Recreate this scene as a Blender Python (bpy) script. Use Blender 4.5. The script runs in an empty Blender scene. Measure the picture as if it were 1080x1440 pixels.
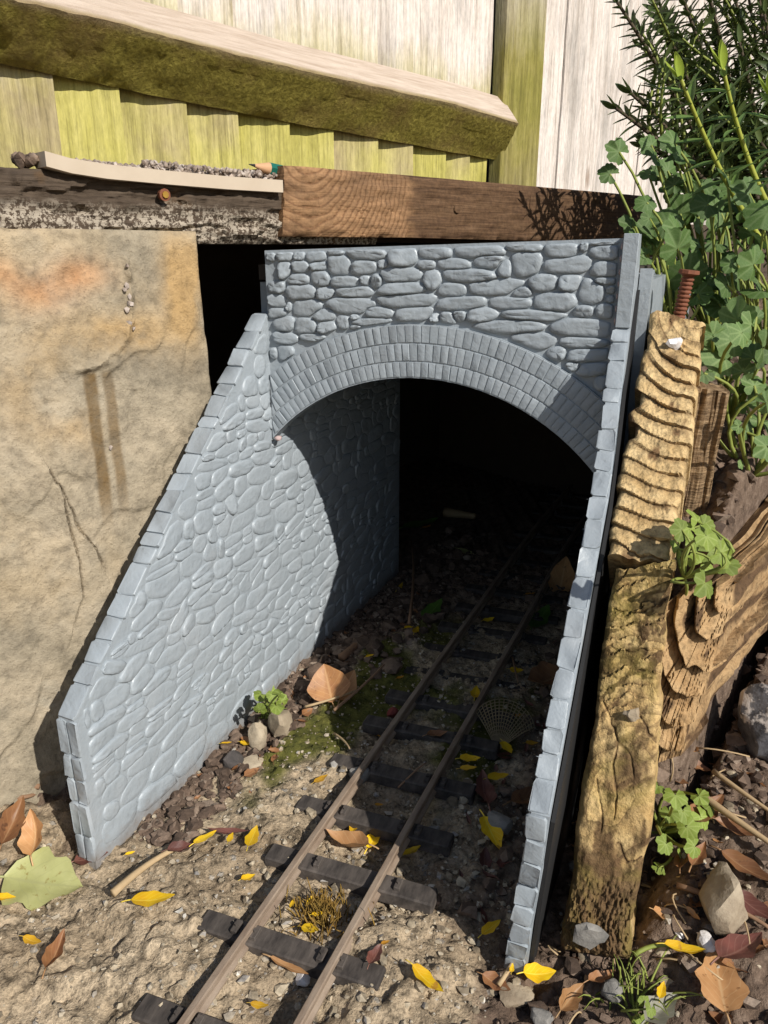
import bpy, math, random
import numpy as np
from mathutils import Vector, Matrix

random.seed(7)
rng = np.random.default_rng(7)
S = 0.3                      # one working unit (camera height above the ground) in metres
scene = bpy.context.scene
col = scene.collection

# ------------------------------------------------------------------ camera
PITCH = math.radians(19)
F = 1083.0
cam_d = bpy.data.cameras.new('camera')
cam_d.sensor_fit = 'VERTICAL'
cam_d.sensor_height = 24.0
cam_d.lens = 24.0 * F / 1440.0
cam_d.clip_start = 0.01
cam_d.clip_end = 200.0
cam = bpy.data.objects.new('camera', cam_d)
col.objects.link(cam)
cam.location = (0, 0, S)
cam.rotation_euler = (math.pi / 2 - PITCH, 0, 0)
scene.camera = cam

# ------------------------------------------------------------------ light
SUN = Vector((0.815, -1.021, 1.0)).normalized()      # towards the sun
world = bpy.data.worlds.new("World")
scene.world = world
world.use_nodes = True
wn = world.node_tree
sky = wn.nodes.new('ShaderNodeTexSky')
sky.sky_type = 'NISHITA'
sky.sun_disc = False
sky.sun_elevation = math.asin(SUN.z)
sky.sun_rotation = math.atan2(SUN.x, SUN.y)
bg = wn.nodes['Background']
bg.inputs['Strength'].default_value = 0.085
wn.links.new(sky.outputs[0], bg.inputs['Color'])
sun_d = bpy.data.lights.new('sun', 'SUN')
sun_d.energy = 5.0
sun_d.angle = math.radians(0.5)
sun_d.color = (1.0, 0.955, 0.89)
sun = bpy.data.objects.new('sun', sun_d)
col.objects.link(sun)
sun.rotation_euler = (-SUN).to_track_quat('-Z', 'Y').to_euler()
scene.view_settings.view_transform = 'Standard'
scene.view_settings.look = 'None'
scene.view_settings.gamma = 1.0
scene.view_settings.exposure = 0.15
scene.view_settings.use_curve_mapping = False
scene.cycles.max_bounces = 14
scene.cycles.diffuse_bounces = 9

# ------------------------------------------------------------------ geometry helpers
sp, cp = math.sin(PITCH), math.cos(PITCH)
def ray(x, y):
    u = (x - 540) / F; v = (y - 720) / F
    return np.array([u, cp - v * sp, -(sp + v * cp)])
CAM = np.array([0, 0, 1.0])
def onz(x, y, z=0.0):
    d = ray(x, y); return CAM + d * ((z - 1) / d[2])
def aty(x, y, Y):
    d = ray(x, y); return CAM + d * (Y / d[1])
def onplane(x, y, p, n):
    d = ray(x, y); n = np.asarray(n, float); p = np.asarray(p, float)
    return CAM + d * (((p - CAM) @ n) / (d @ n))
# tunnel frame: s across, b along the track into the tunnel, z up
O = np.array([-.242, 1.648, 0.0]); TA = math.radians(23.1)
W = np.array([math.cos(TA), -math.sin(TA), 0]); D = np.array([math.sin(TA), math.cos(TA), 0])
ZV = np.array([0, 0, 1.0])
def tun(s, b, z=0.0): return O + W * s + D * b + ZV * z
def sb(p): r = np.asarray(p) - O; return float(r @ W), float(r @ D)
# garden wall frame
Q0 = np.array([-.693, 1.243, 0.0]); WD = np.array([.743, .669, 0]); WD /= np.linalg.norm(WD)
WN = np.array([WD[1], -WD[0], 0])
def wallpt(x, y, off=0.0): return onplane(x, y, Q0 + WN * off, WN)

def ihash(ix, iy, seed):
    h = (ix.astype(np.int64) * 374761393 + iy.astype(np.int64) * 668265263 + seed * 1442695041) & 0xffffffff
    h = ((h ^ (h >> 13)) * 1274126177) & 0xffffffff
    h = (h ^ (h >> 16)) & 0xffffffff
    return h / 4294967295.0
def vn(x, y, seed=0):
    x = np.asarray(x, float); y = np.asarray(y, float)
    ix = np.floor(x); iy = np.floor(y); fx = x - ix; fy = y - iy
    fx = fx * fx * (3 - 2 * fx); fy = fy * fy * (3 - 2 * fy)
    a = ihash(ix, iy, seed); b = ihash(ix + 1, iy, seed); c = ihash(ix, iy + 1, seed); d = ihash(ix + 1, iy + 1, seed)
    return (a * (1 - fx) + b * fx) * (1 - fy) + (c * (1 - fx) + d * fx) * fy
def fbm(x, y, seed=0, oct=4, gain=.5):
    t = 0; a = 1; n = 0
    for i in range(oct):
        t = t + a * (vn(x * 2 ** i, y * 2 ** i, seed + i * 17) - .5); n += a; a *= gain
    return t / n * 2
def cellular(x, y, seed=0):
    x = np.asarray(x, float); y = np.asarray(y, float)
    ix = np.floor(x); iy = np.floor(y); best = np.full(x.shape, 9.0); hid = np.zeros(x.shape)
    for dx in (-1, 0, 1):
        for dy in (-1, 0, 1):
            cx = ix + dx; cy = iy + dy
            px = cx + ihash(cx, cy, seed); py = cy + ihash(cx, cy, seed + 5)
            d = np.hypot(px - x, py - y); m = d < best
            best = np.where(m, d, best); hid = np.where(m, ihash(cx, cy, seed + 9), hid)
    return best, hid
def sstep(a, b, x):
    t = np.clip((np.asarray(x, float) - a) / (b - a), 0, 1); return t * t * (3 - 2 * t)

def mk(name, verts, faces, mat, parent=None, smooth=True, loc=None, rot=None, attrs=None):
    v = np.asarray(verts, float)
    if loc is not None: v = v - np.asarray(loc, float) if rot is None else v
    me = bpy.data.meshes.new(name)
    me.from_pydata((v * S).tolist(), [], [tuple(int(i) for i in f) for f in faces])
    if attrs:
        for k, a in attrs.items():
            at = me.attributes.new(k, 'FLOAT', 'POINT'); at.data.foreach_set('value', np.asarray(a, np.float32))
    if smooth is True: me.shade_smooth()
    elif smooth:
        me.shade_smooth(); me.set_sharp_from_angle(angle=math.radians(smooth))
    me.materials.append(mat); me.update()
    o = bpy.data.objects.new(name, me); col.objects.link(o)
    if parent is not None: o.parent = parent
    if loc is not None: o.location = Vector(np.asarray(loc) * S)
    if rot is not None: o.rotation_euler = rot
    return o
def thing(name, label, cat, loc=(0, 0, 0), rotz=0, group=None):
    o = bpy.data.objects.new(name, None); o.empty_display_size = .02; col.objects.link(o)
    o.location = Vector(np.asarray(loc, float) * S); o.rotation_euler = (0, 0, rotz)
    return tag(o, label, cat, group)
def tag(o, label, cat, group=None):
    o['label'] = label; o['category'] = cat
    if group: o['group'] = group
    return o
def kind(o, k): o['kind'] = k; return o
def clone(o, parent=None):
    c = o.copy(); col.objects.link(c); c.parent = parent; return c

def merge(parts):
    V = []; Fc = []; n = 0
    for v, f in parts:
        V.append(np.asarray(v, float)); Fc += [tuple(i + n for i in q) for q in f]; n += len(v)
    return np.concatenate(V), Fc
def box(c, h, ax=None):
    c = np.asarray(c, float); ax = np.eye(3) if ax is None else np.asarray(ax, float)
    v = [c + ax[0] * h[0] * i + ax[1] * h[1] * j + ax[2] * h[2] * k for i in (-1, 1) for j in (-1, 1) for k in (-1, 1)]
    return v, [(0, 1, 3, 2), (4, 6, 7, 5), (0, 4, 5, 1), (2, 3, 7, 6), (0, 2, 6, 4), (1, 5, 7, 3)]
def bevbox(c, h, bv, ax=None):
    """box with chamfered long edges: rings of an octagon along axis 0"""
    c = np.asarray(c, float); ax = np.eye(3) if ax is None else np.asarray(ax, float)
    rings = []
    for x, k in ((-h[0], bv), (-h[0] + bv, 0), (h[0] - bv, 0), (h[0], bv)):
        a, b = h[1] - k, h[2] - k; e = bv * .8
        rings.append([c + ax[0] * x + ax[1] * p + ax[2] * q for p, q in ((-a, -b + e), (-a + e, -b), (a - e, -b), (a, -b + e), (a, b - e), (a - e, b), (-a + e, b), (-a, b - e))])
    v = [p for r in rings for p in r]; f = [tuple(range(7, -1, -1)), tuple(range(24, 32))]
    for i in range(3):
        for j in range(8):
            f.append((i * 8 + j, i * 8 + (j + 1) % 8, (i + 1) * 8 + (j + 1) % 8, (i + 1) * 8 + j))
    return v, f
def tube(pts, rad, n=6, cap=True):
    pts = np.asarray(pts, float); m = len(pts); rad = np.broadcast_to(np.asarray(rad, float), (m,))
    v = []; f = []
    t = np.gradient(pts, axis=0); up = np.array([.13, .27, .95])
    for i in range(m):
        d = t[i] / (np.linalg.norm(t[i]) + 1e-9); a = np.cross(d, up); a /= np.linalg.norm(a) + 1e-9; b = np.cross(d, a)
        for k in range(n):
            g = 2 * math.pi * k / n; v.append(pts[i] + rad[i] * (a * math.cos(g) + b * math.sin(g)))
    for i in range(m - 1):
        for k in range(n): f.append((i * n + k, i * n + (k + 1) % n, (i + 1) * n + (k + 1) % n, (i + 1) * n + k))
    if cap: f += [tuple(range(n - 1, -1, -1)), tuple(range((m - 1) * n, m * n))]
    return v, f
def curve(a, b, sag, n=8):
    a = np.asarray(a, float); b = np.asarray(b, float); sag = np.asarray(sag, float)
    t = np.linspace(0, 1, n)[:, None]; return a * (1 - t) + b * t + sag * (4 * t * (1 - t))
def block(c00, c10, c01, c11, back, nu, nv, disp=None, warp=None, backs=3, seed=0):
    """front face grid (u right, v up) displaced outwards, skirts and back cap: a solid block"""
    u = np.linspace(0, 1, nu); v = np.linspace(0, 1, nv); U, V = np.meshgrid(u, v)
    if warp is not None: U2, V2 = warp(U, V)
    else: U2, V2 = U, V
    c = [np.asarray(q, float) for q in (c00, c10, c01, c11)]; back = np.asarray(back, float)
    P = (c[0] * ((1 - U2) * (1 - V2))[..., None] + c[1] * (U2 * (1 - V2))[..., None] + c[2] * ((1 - U2) * V2)[..., None] + c[3] * (U2 * V2)[..., None])
    n = np.cross(c[1] - c[0], c[2] - c[0]); n /= np.linalg.norm(n)
    if n @ back > 0: n = -n
    if disp is not None: P = P + n * disp(U, V)[..., None]
    verts = P.reshape(-1, 3).tolist(); faces = []
    for j in range(nv - 1):
        for i in range(nu - 1): faces.append((j * nu + i, j * nu + i + 1, (j + 1) * nu + i + 1, (j + 1) * nu + i))
    loop = [i for i in range(nu)] + [j * nu + nu - 1 for j in range(1, nv)] + [(nv - 1) * nu + i for i in range(nu - 2, -1, -1)] + [j * nu for j in range(nv - 2, 0, -1)]
    prev = loop
    for k in range(1, backs + 1):
        st = len(verts)
        for i in loop: verts.append((np.array(verts[i]) + back * (k / backs)).tolist())
        cur = list(range(st, st + len(loop)))
        for i in range(len(loop)):
            j = (i + 1) % len(loop); faces.append((prev[j], prev[i], cur[i], cur[j]))
        prev = cur
    faces.append(tuple(prev[::-1]))
    if np.dot(np.cross(c[1] - c[0], c[2] - c[0]), back) > 0: faces = [f[::-1] for f in faces]
    at = np.zeros((2, len(verts))); at[0, :nu * nv] = U.ravel(); at[1, :nu * nv] = V.ravel()
    return np.array(verts), faces, {'fu': at[0], 'fv': at[1]}
def blob(r, seed, sub=1, rough=.25, flat=(1, 1, 1)):
    import bmesh
    bm = bmesh.new(); bmesh.ops.create_icosphere(bm, subdivisions=sub, radius=1)
    v = np.array([x.co[:] for x in bm.verts]); f = [tuple(q.index for q in x.verts) for x in bm.faces]; bm.free()
    rr = np.random.default_rng(seed)
    k = rr.normal(size=(11, 3)); k /= np.linalg.norm(k, axis=1)[:, None]; o = rr.uniform(.55, .92, 11)
    for d, q in zip(k, o):                       # facets knocked off
        t = v @ d; v = v - np.outer(np.clip(t - q, 0, None), d)
    v *= (1 + rough * (rr.random(len(v)) - .5) * .8)[:, None]
    return v * np.asarray(flat) * r, f

# ------------------------------------------------------------------ node helper
class NB:
    def __init__(s, name, rough=.8, spec=.3):
        s.m = bpy.data.materials.new(name); s.m.use_nodes = True
        s.t = s.m.node_tree; s.b = s.t.nodes['Principled BSDF']
        s.b.inputs['Roughness'].default_value = rough; s.b.inputs['Specular IOR Level'].default_value = spec
        s.tc = s.t.nodes.new('ShaderNodeTexCoord')
    def n(s, ty, **k):
        x = s.t.nodes.new(ty)
        for a, b in k.items(): setattr(x, a, b)
        return x
    def l(s, a, b): s.t.links.new(a, b)
    def put(s, inp, val):
        if hasattr(val, 'links') or isinstance(val, bpy.types.NodeSocket): s.l(val, inp)
        elif isinstance(val, (tuple, list)) and inp.type == 'RGBA' and len(val) == 3: inp.default_value = (*val, 1)
        else: inp.default_value = val
    def vec(s, scale=(1, 1, 1), rot=(0, 0, 0), src='Object', loc=(0, 0, 0), rand=False):
        m = s.n('ShaderNodeMapping'); m.inputs['Scale'].default_value = scale; m.inputs['Rotation'].default_value = rot; m.inputs['Location'].default_value = loc
        s.l(s.tc.outputs[src], m.inputs['Vector'])
        if rand:
            oi = s.n('ShaderNodeObjectInfo'); cb = s.n('ShaderNodeVectorMath', operation='SCALE'); cb.inputs[0].default_value = (31, 17, 23)
            s.l(oi.outputs['Random'], cb.inputs['Scale']); ad = s.n('ShaderNodeVectorMath', operation='ADD')
            s.l(m.outputs[0], ad.inputs[0]); s.l(cb.outputs[0], ad.inputs[1]); return ad.outputs[0]
        return m.outputs[0]
    def noise(s, vec, scale=5, detail=6, rough=.6, dist=0):
        x = s.n('ShaderNodeTexNoise'); s.l(vec, x.inputs['Vector'])
        x.inputs['Scale'].default_value = scale; x.inputs['Detail'].default_value = detail; x.inputs['Roughness'].default_value = rough; x.inputs['Distortion'].default_value = dist
        return x.outputs[0]
    def voro(s, vec, scale=5, feature='F1', out='Distance'):
        x = s.n('ShaderNodeTexVoronoi', feature=feature); s.l(vec, x.inputs['Vector']); x.inputs['Scale'].default_value = scale
        return x.outputs[out]
    def ramp(s, fac, stops, interp='LINEAR'):
        r = s.n('ShaderNodeValToRGB'); r.color_ramp.interpolation = interp; e = r.color_ramp.elements
        while len(e) < len(stops): e.new(.5)
        for q, (p, c) in zip(e, stops):
            q.position = p; q.color = (c, c, c, 1) if not isinstance(c, (tuple, list)) else (*c, 1)
        s.l(fac, r.inputs[0]); return r.outputs[0]
    def mix(s, fac, a, b, mode='MIX'):
        x = s.n('ShaderNodeMix', data_type='RGBA', blend_type=mode)
        s.put(x.inputs[0], fac); s.put(x.inputs[6], a); s.put(x.inputs[7], b); return x.outputs[2]
    def math(s, op, a, b=0.0, clamp=False):
        x = s.n('ShaderNodeMath', operation=op); x.use_clamp = clamp; s.put(x.inputs[0], a); s.put(x.inputs[1], b); return x.outputs[0]
    def attr(s, name):
        x = s.n('ShaderNodeAttribute'); x.attribute_name = name; return x.outputs['Fac']
    def rand(s): return s.n('ShaderNodeObjectInfo').outputs['Random']
    def island(s): return s.n('ShaderNodeNewGeometry').outputs['Random Per Island']
    def sep(s, src='Object'):
        x = s.n('ShaderNodeSeparateXYZ'); s.l(s.tc.outputs[src], x.inputs[0]); return x.outputs
    def done(s, color=None, h=None, strength=.5, dist=.001, rough=None, trans=None):
        if color is not None: s.put(s.b.inputs['Base Color'], color)
        if rough is not None: s.put(s.b.inputs['Roughness'], rough)
        if h is not None:
            b = s.n('ShaderNodeBump'); b.inputs['Strength'].default_value = strength; b.inputs['Distance'].default_value = dist
            s.l(h, b.inputs['Height']); s.l(b.outputs[0], s.b.inputs['Normal'])
        if trans is not None:            # thin leaf: some light goes through
            tr = s.n('ShaderNodeBsdfTranslucent'); s.put(tr.inputs['Color'], color); mx = s.n('ShaderNodeMixShader'); mx.inputs[0].default_value = trans
            s.l(s.b.outputs[0], mx.inputs[1]); s.l(tr.outputs[0], mx.inputs[2]); s.l(mx.outputs[0], s.t.nodes['Material Output'].inputs['Surface'])
        return s.m

# ------------------------------------------------------------------ materials
def m_grey():
    b = NB('grey_painted_plastic', .42, .45); v = b.vec()
    n1 = b.noise(v, 60, 5); n2 = b.noise(v, 420, 3)
    c = b.mix(n1, (.250, .286, .312), (.330, .362, .385))
    st = b.ramp(b.noise(v, 17, 4, .65), [(.55, 0.0), (.75, .3)])
    c = b.mix(st, c, (.38, .385, .385)); z = b.sep(); c = b.mix(b.ramp(b.math('ADD', b.math('MULTIPLY', z[2], -26.0), b.math('MULTIPLY', b.noise(v, 70, 5, .7), 1.0)), [(.28, 0.0), (.62, .55)]), c, (.17, .12, .08)); c = b.mix(b.ramp(b.noise(v, 240, 4, .75), [(.60, 0.0), (.72, .22)]), c, (.12, .12, .12))
    r = b.ramp(b.noise(v, 90, 4), [(.3, .33), (.7, .52)])
    h = b.math('ADD', b.math('MULTIPLY', n1, .7), b.math('ADD', b.math('MULTIPLY', b.noise(v, 150, 3, .5, .8), .5), b.math('MULTIPLY', n2, .2)))
    return b.done(c, h, .55, .0018, r)
GREY = m_grey()
def m_plain(name, c, rough=.7, c2=None, scale=200, bump=.3, spec=.3):
    b = NB(name, rough, spec); v = b.vec(rand=True); n1 = b.noise(v, scale, 5)
    return b.done(b.mix(n1, c, c2 or tuple(x * .6 for x in c)), n1, bump, .0006)
SHADE_BLK = m_plain('shade_black', (.012, .012, .013), .6, (.02, .02, .02), 200, .2)  # near-black that paints in the shade on the right wing's outside
PINK = m_plain('bare_filler', (.50, .38, .36), .7)
def m_ground():
    b = NB('ground_surface', .95, .15); v = b.vec()
    n1 = b.noise(v, 14, 7, .65); n2 = b.noise(v, 130, 6, .7); n3 = b.noise(v, 600, 4, .7)
    conc = b.ramp(n1, [(.3, (.21, .155, .10)), (.48, (.38, .295, .195)), (.62, (.51, .405, .275)), (.76, (.61, .50, .35))])
    grit = b.mix(1.0, b.ramp(n2, [(.34, .25), (.48, .9), (.68, 1.2)]), b.ramp(n3, [(.3, .5), (.5, 1.0), (.7, 1.25)]), 'MULTIPLY')
    conc = b.mix(1.0, conc, grit, 'MULTIPLY')
    vw = b.n('ShaderNodeVectorMath', operation='ADD'); b.l(v, vw.inputs[0]); nz_ = b.n('ShaderNodeTexNoise'); b.l(v, nz_.inputs['Vector']); nz_.inputs['Scale'].default_value = 200; sc_ = b.n('ShaderNodeVectorMath', operation='SCALE'); b.l(nz_.outputs['Color'], sc_.inputs[0]); sc_.inputs['Scale'].default_value = .006; b.l(sc_.outputs[0], vw.inputs[1])
    vc = b.voro(vw.outputs[0], 240, out='Color'); vd = b.voro(vw.outputs[0], 240)
    sel = b.ramp(b.n('ShaderNodeSeparateColor').outputs[0], [(0, 0.0), (1, 1.0)])
    sc = [x for x in b.t.nodes if x.bl_idname == 'ShaderNodeSeparateColor'][0]; b.l(vc, sc.inputs[0])
    peb = b.math('MULTIPLY', b.ramp(sel, [(.93, 0.0), (.96, .7)]), b.ramp(vd, [(.3, 1.0), (.42, 0.0)]))
    conc = b.mix(peb, conc, b.ramp(sc.outputs[1], [(0, (.16, .15, .14)), (.5, (.35, .33, .29)), (1, (.55, .52, .46))]))
    soil = b.ramp(n2, [(.28, (.055, .038, .027)), (.5, (.155, .108, .077)), (.72, (.28, .21, .155))])
    moss = b.ramp(n2, [(.3, (.035, .04, .012)), (.6, (.13, .125, .03)), (.8, (.24, .22, .07))])
    mort = b.ramp(n3, [(.3, (.34, .26, .165)), (.7, (.50, .40, .27))])
    c = b.mix(b.attr('mortar'), conc, mort)
    c = b.mix(b.attr('moss'), c, moss); c = b.mix(b.attr('soil'), c, soil)
    h = b.math('ADD', b.math('MULTIPLY', n2, 1.0), b.math('MULTIPLY', n3, .35))
    h = b.math('ADD', h, b.math('MULTIPLY', peb, .3))
    return b.done(c, h, 1.0, .0030)
GROUND = m_ground()
def m_crumb(name, stops, rough=.9):
    b = NB(name, rough, .2); v = b.vec(); n = b.noise(v, 260, 5, .7)
    c = b.ramp(b.island(), stops); c = b.mix(1.0, c, b.ramp(n, [(.25, .45), (.7, 1.2)]), 'MULTIPLY')
    return b.done(c, n, .6, .0012)
CRUMB = m_crumb('soil_crumbs', [(0, (.065, .045, .033)), (.5, (.135, .093, .067)), (.85, (.21, .15, .11)), (1, (.32, .25, .19))])
GRIT = m_crumb('gravel_grit', [(0, (.16, .125, .085)), (.4, (.38, .315, .22)), (.8, (.52, .44, .32)), (.92, (.30, .28, .26)), (1, (.62, .58, .50))])
BALLAST = m_crumb('pale_gravel', [(0, (.20, .155, .12)), (.5, (.36, .29, .24)), (1, (.52, .45, .39))])
def m_stone(name, a, c, scale=40):
    b = NB(name, .85, .3); v = b.vec(rand=True); n = b.noise(v, scale, 7, .7); n2 = b.noise(v, scale * 7, 4, .7)
    return b.done(b.mix(b.ramp(n, [(.35, 0.0), (.65, 1.0)]), a, c), b.math('ADD', n, b.math('MULTIPLY', n2, .5)), .6, .002)
ST_TAN = m_stone('tan_stone', (.22, .17, .115), (.42, .35, .25))
ST_GREY = m_stone('grey_stone', (.13, .125, .115), (.30, .28, .25))
ST_DARK = m_stone('dark_stone', (.05, .045, .042), (.13, .11, .10))
ST_WHITE = m_stone('white_chip', (.60, .57, .55), (.82, .80, .78))
ST_RED = m_stone('red_berry', (.16, .03, .025), (.24, .06, .045))
def m_flint():
    b = NB('flint', .45, .5); v = b.vec(); n = b.noise(v, 22, 6, .65); n2 = b.noise(v, 110, 5, .7)
    c = b.mix(b.ramp(n2, [(.4, 0.0), (.6, 1.0)]), (.045, .046, .052), (.15, .15, .16))
    c = b.mix(b.ramp(n, [(.50, 0.0), (.53, 1.0)]), c, (.62, .57, .52))
    z = b.sep(); c = b.mix(b.ramp(b.math('ADD', b.math('MULTIPLY', z[2], 14.0), b.math('MULTIPLY', n2, .5)), [(.95, 0.0), (1.15, 1.0)]), c, (.33, .27, .17))
    return b.done(c, b.math('ADD', n, b.math('MULTIPLY', n2, .4)), .6, .003)
FLINT = m_flint()
def m_slab():
    b = NB('sandstone', .9, .2); v = b.vec()
    n1 = b.noise(v, 11, 7, .62, .4); n2 = b.noise(v, 120, 6, .7); n3 = b.noise(v, 700, 3, .7); n4 = b.noise(b.vec(loc=(3, 1, 2)), 6, 5, .6)
    c = b.ramp(n1, [(.28, (.165, .14, .102)), (.42, (.27, .23, .165)), (.56, (.365, .305, .218)), (.72, (.27, .255, .21))])
    c = b.mix(b.ramp(n4, [(.5, 0.0), (.7, .5)]), c, (.41, .275, .12))
    c = b.mix(b.math('MULTIPLY', b.attr('rust'), b.ramp(n1, [(.35, .1), (.65, .85)])), c, (.42, .205, .085))
    c = b.mix(b.attr('ochre'), c, (.48, .275, .075))
    c = b.mix(b.math('MULTIPLY', b.attr('wet'), b.ramp(n2, [(.2, .5), (.6, .95)])), c, (.135, .085, .035))
    c = b.mix(b.attr('crackd'), c, (.06, .04, .022))
    c = b.mix(1.0, c, b.ramp(n2, [(.25, .5), (.5, 1.0), (.75, 1.28)]), 'MULTIPLY')
    c = b.mix(b.ramp(n3, [(.60, 0.0), (.70, .5)]), c, (.09, .07, .045)); c = b.mix(b.ramp(b.noise(b.vec(loc=(5, 2, 8)), 9, 6, .7), [(.52, 0.0), (.66, .55)]), c, (.25, .225, .175))
    h = b.math('ADD', n2, b.math('MULTIPLY', n3, .4))
    return b.done(c, h, .75, .0022)
SLAB = m_slab()
def m_beam():
    b = NB('tarred_timber', .9, .2); v = b.vec(); z = b.sep()
    gr = b.noise(b.vec((6, 6, 60)), 9, 6, .6); n2 = b.noise(v, 420, 3, .75); n1 = b.noise(v, 26, 6, .6)
    c = b.ramp(gr, [(.3, (.045, .032, .022)), (.6, (.085, .062, .043)), (.8, (.13, .10, .07))])
    c = b.mix(b.ramp(n1, [(.55, 0.0), (.7, .5)]), c, (.16, .085, .03))
    low = b.math('ADD', b.math('MULTIPLY', b.attr('fv'), -1.5), b.math('ADD', b.math('MULTIPLY', n1, .8), .85))
    fl = b.math('MULTIPLY', b.ramp(n2, [(.47, 0.0), (.53, 1.0)]), b.ramp(low, [(.30, 0.0), (.6, 1.0)]))
    c = b.mix(b.math('MULTIPLY', fl, .85), c, (.40, .345, .27))
    return b.done(c, b.math('ADD', b.math('MULTIPLY', n2, .4), gr), .7, .002)
BEAM = m_beam()
def m_sleeper():
    b = NB('brown_timber', .8, .25); gr = b.noise(b.vec((2.5, 2.5, 60), rot=(0, 0, -.733)), 14, 6, .6, .3); n2 = b.noise(b.vec(), 300, 4, .7); n1 = b.noise(b.vec(), 14, 5, .6)
    side = b.ramp(gr, [(.3, (.055, .028, .014)), (.55, (.115, .064, .032)), (.75, (.155, .093, .05))])
    d = b.attr('ring'); rg = b.math('FRACT', d)
    end = b.ramp(rg, [(0, (.17, .085, .038)), (.25, (.36, .205, .10)), (.8, (.33, .185, .09)), (1, (.20, .10, .045))])
    end = b.mix(1.0, end, b.ramp(n1, [(.3, .65), (.7, 1.15)]), 'MULTIPLY')
    c = b.mix(b.attr('endg'), side, end); c = b.mix(1.0, c, b.ramp(n2, [(.25, .55), (.6, 1.05)]), 'MULTIPLY')
    return b.done(c, b.math('ADD', b.math('MULTIPLY', n2, .6), b.math('MULTIPLY', gr, .8)), .6, .0012)
SLEEPER = m_sleeper()
def m_log(name, a, c2, dark, moss=0.0):
    b = NB(name, .85, .2); v = b.vec(); n1 = b.noise(v, 26, 6, .65, .5); n2 = b.noise(v, 260, 5, .72); n3 = b.noise(b.vec((1, 1, 1)), 70, 5, .65)
    rg = b.math('FRACT', b.attr('ring'))
    c = b.mix(b.ramp(n3, [(.3, 0.0), (.7, 1.0)]), a, c2)
    c = b.mix(b.math('MULTIPLY', b.ramp(rg, [(.0, 1.0), (.10, .5), (.45, 0.0), (1, 0.0)]), .75), c, dark)
    c = b.mix(b.ramp(b.attr('stain'), [(.15, 0.0), (.6, .9)]), c, dark)
    c = b.mix(1.0, c, b.ramp(n2, [(.28, .35), (.52, 1.0), (.75, 1.2)]), 'MULTIPLY')
    if moss: c = b.mix(b.math('MULTIPLY', b.ramp(n1, [(.45, 0.0), (.62, 1.0)]), moss), c, (.30, .25, .05))
    return b.done(c, b.math('ADD', n2, b.math('MULTIPLY', n3, .4)), .85, .0020)
LOG_A = m_log('split_pale_timber', (.47, .315, .14), (.62, .46, .24), (.13, .07, .032))
LOG_B = m_log('mossy_weathered_timber', (.40, .255, .10), (.58, .42, .20), (.10, .058, .028), .40)
LOG_D = m_log('rotten_brown_timber', (.33, .20, .09), (.47, .32, .165), (.075, .042, .022))
def m_log_side(name='timber_side'):
    b = NB(name, .9, .2); gr = b.noise(b.vec((5, 5, 55)), 10, 6, .65); n2 = b.noise(b.vec(), 240, 5, .7)
    c = b.ramp(gr, [(.3, (.09, .055, .03)), (.5, (.25, .165, .09)), (.7, (.40, .28, .16))])
    return b.done(b.mix(1.0, c, b.ramp(n2, [(.3, .5), (.6, 1.1)]), 'MULTIPLY'), b.math('ADD', gr, b.math('MULTIPLY', n2, .5)), .8, .003)
STAKE = m_log_side()
def m_fence(name, green, gcol):
    b = NB(name, .85, .25)
    gr = b.noise(b.vec((16, 16, 1.2), rand=True), 6, 7, .65, .2); n1 = b.noise(b.vec(rand=True), 5, 5, .6); n2 = b.noise(b.vec((3, 3, 1)), 90, 5, .7); z = b.sep()
    c = b.ramp(gr, [(.22, (.26, .20, .155)), (.36, (.52, .45, .385)), (.55, (.70, .63, .565)), (.8, (.62, .575, .53))])
    c = b.mix(b.ramp(b.noise(b.vec((5, 5, 1.2), rand=True), 3, 5, .65), [(.5, 0.0), (.68, .75)]), c, (.33, .30, .265)); kn = b.ramp(b.voro(b.vec((1.1, 1.1, .45), rand=True), 9), [(.07, 1.0), (.14, 0.0)]); c = b.mix(b.math('MULTIPLY', kn, .85), c, (.20, .12, .07))
    zz = b.math('MULTIPLY', z[2], 1.0)
    lo = b.ramp(b.math('ADD', zz, b.math('ADD', b.math('MULTIPLY', n1, .16), b.math('MULTIPLY', gr, .07))), [(green[0], 1.0), (green[1], 0.0)])
    mo = b.ramp(n1, [(.3, gcol[0]), (.5, gcol[1]), (.7, gcol[2])])
    mo = b.mix(1.0, mo, b.ramp(gr, [(.25, .6), (.55, 1.0), (.8, 1.2)]), 'MULTIPLY')
    c = b.mix(b.math('MULTIPLY', lo, b.ramp(b.math('ADD', b.math('MULTIPLY', gr, .5), b.math('MULTIPLY', n1, .6)), [(.5, 1.0), (.85, .85)])), c, mo)
    g2 = b.noise(b.vec((70, 70, 2.6), rand=True), 5, 6, .7); c = b.mix(1.0, c, b.ramp(g2, [(.3, .62), (.5, 1.0), (.7, 1.12)]), 'MULTIPLY')
    c = b.mix(1.0, c, b.ramp(n2, [(.25, .75), (.6, 1.05)]), 'MULTIPLY')
    return b.done(c, b.math('ADD', g2, b.math('MULTIPLY', n2, .5)), .6, .003)
FENCE = m_fence('weathered_fence_board', (.585, .70), ((.37, .335, .07), (.48, .43, .125), (.36, .29, .14)))
FENCE2 = m_fence('bleached_fence_board', (.34, .44), ((.36, .345, .04), (.43, .395, .065), (.27, .22, .07)))
POST = m_fence('weathered_fence_post', (.70, 1.2), ((.20, .19, .035), (.27, .235, .06), (.19, .15, .06)))
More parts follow.
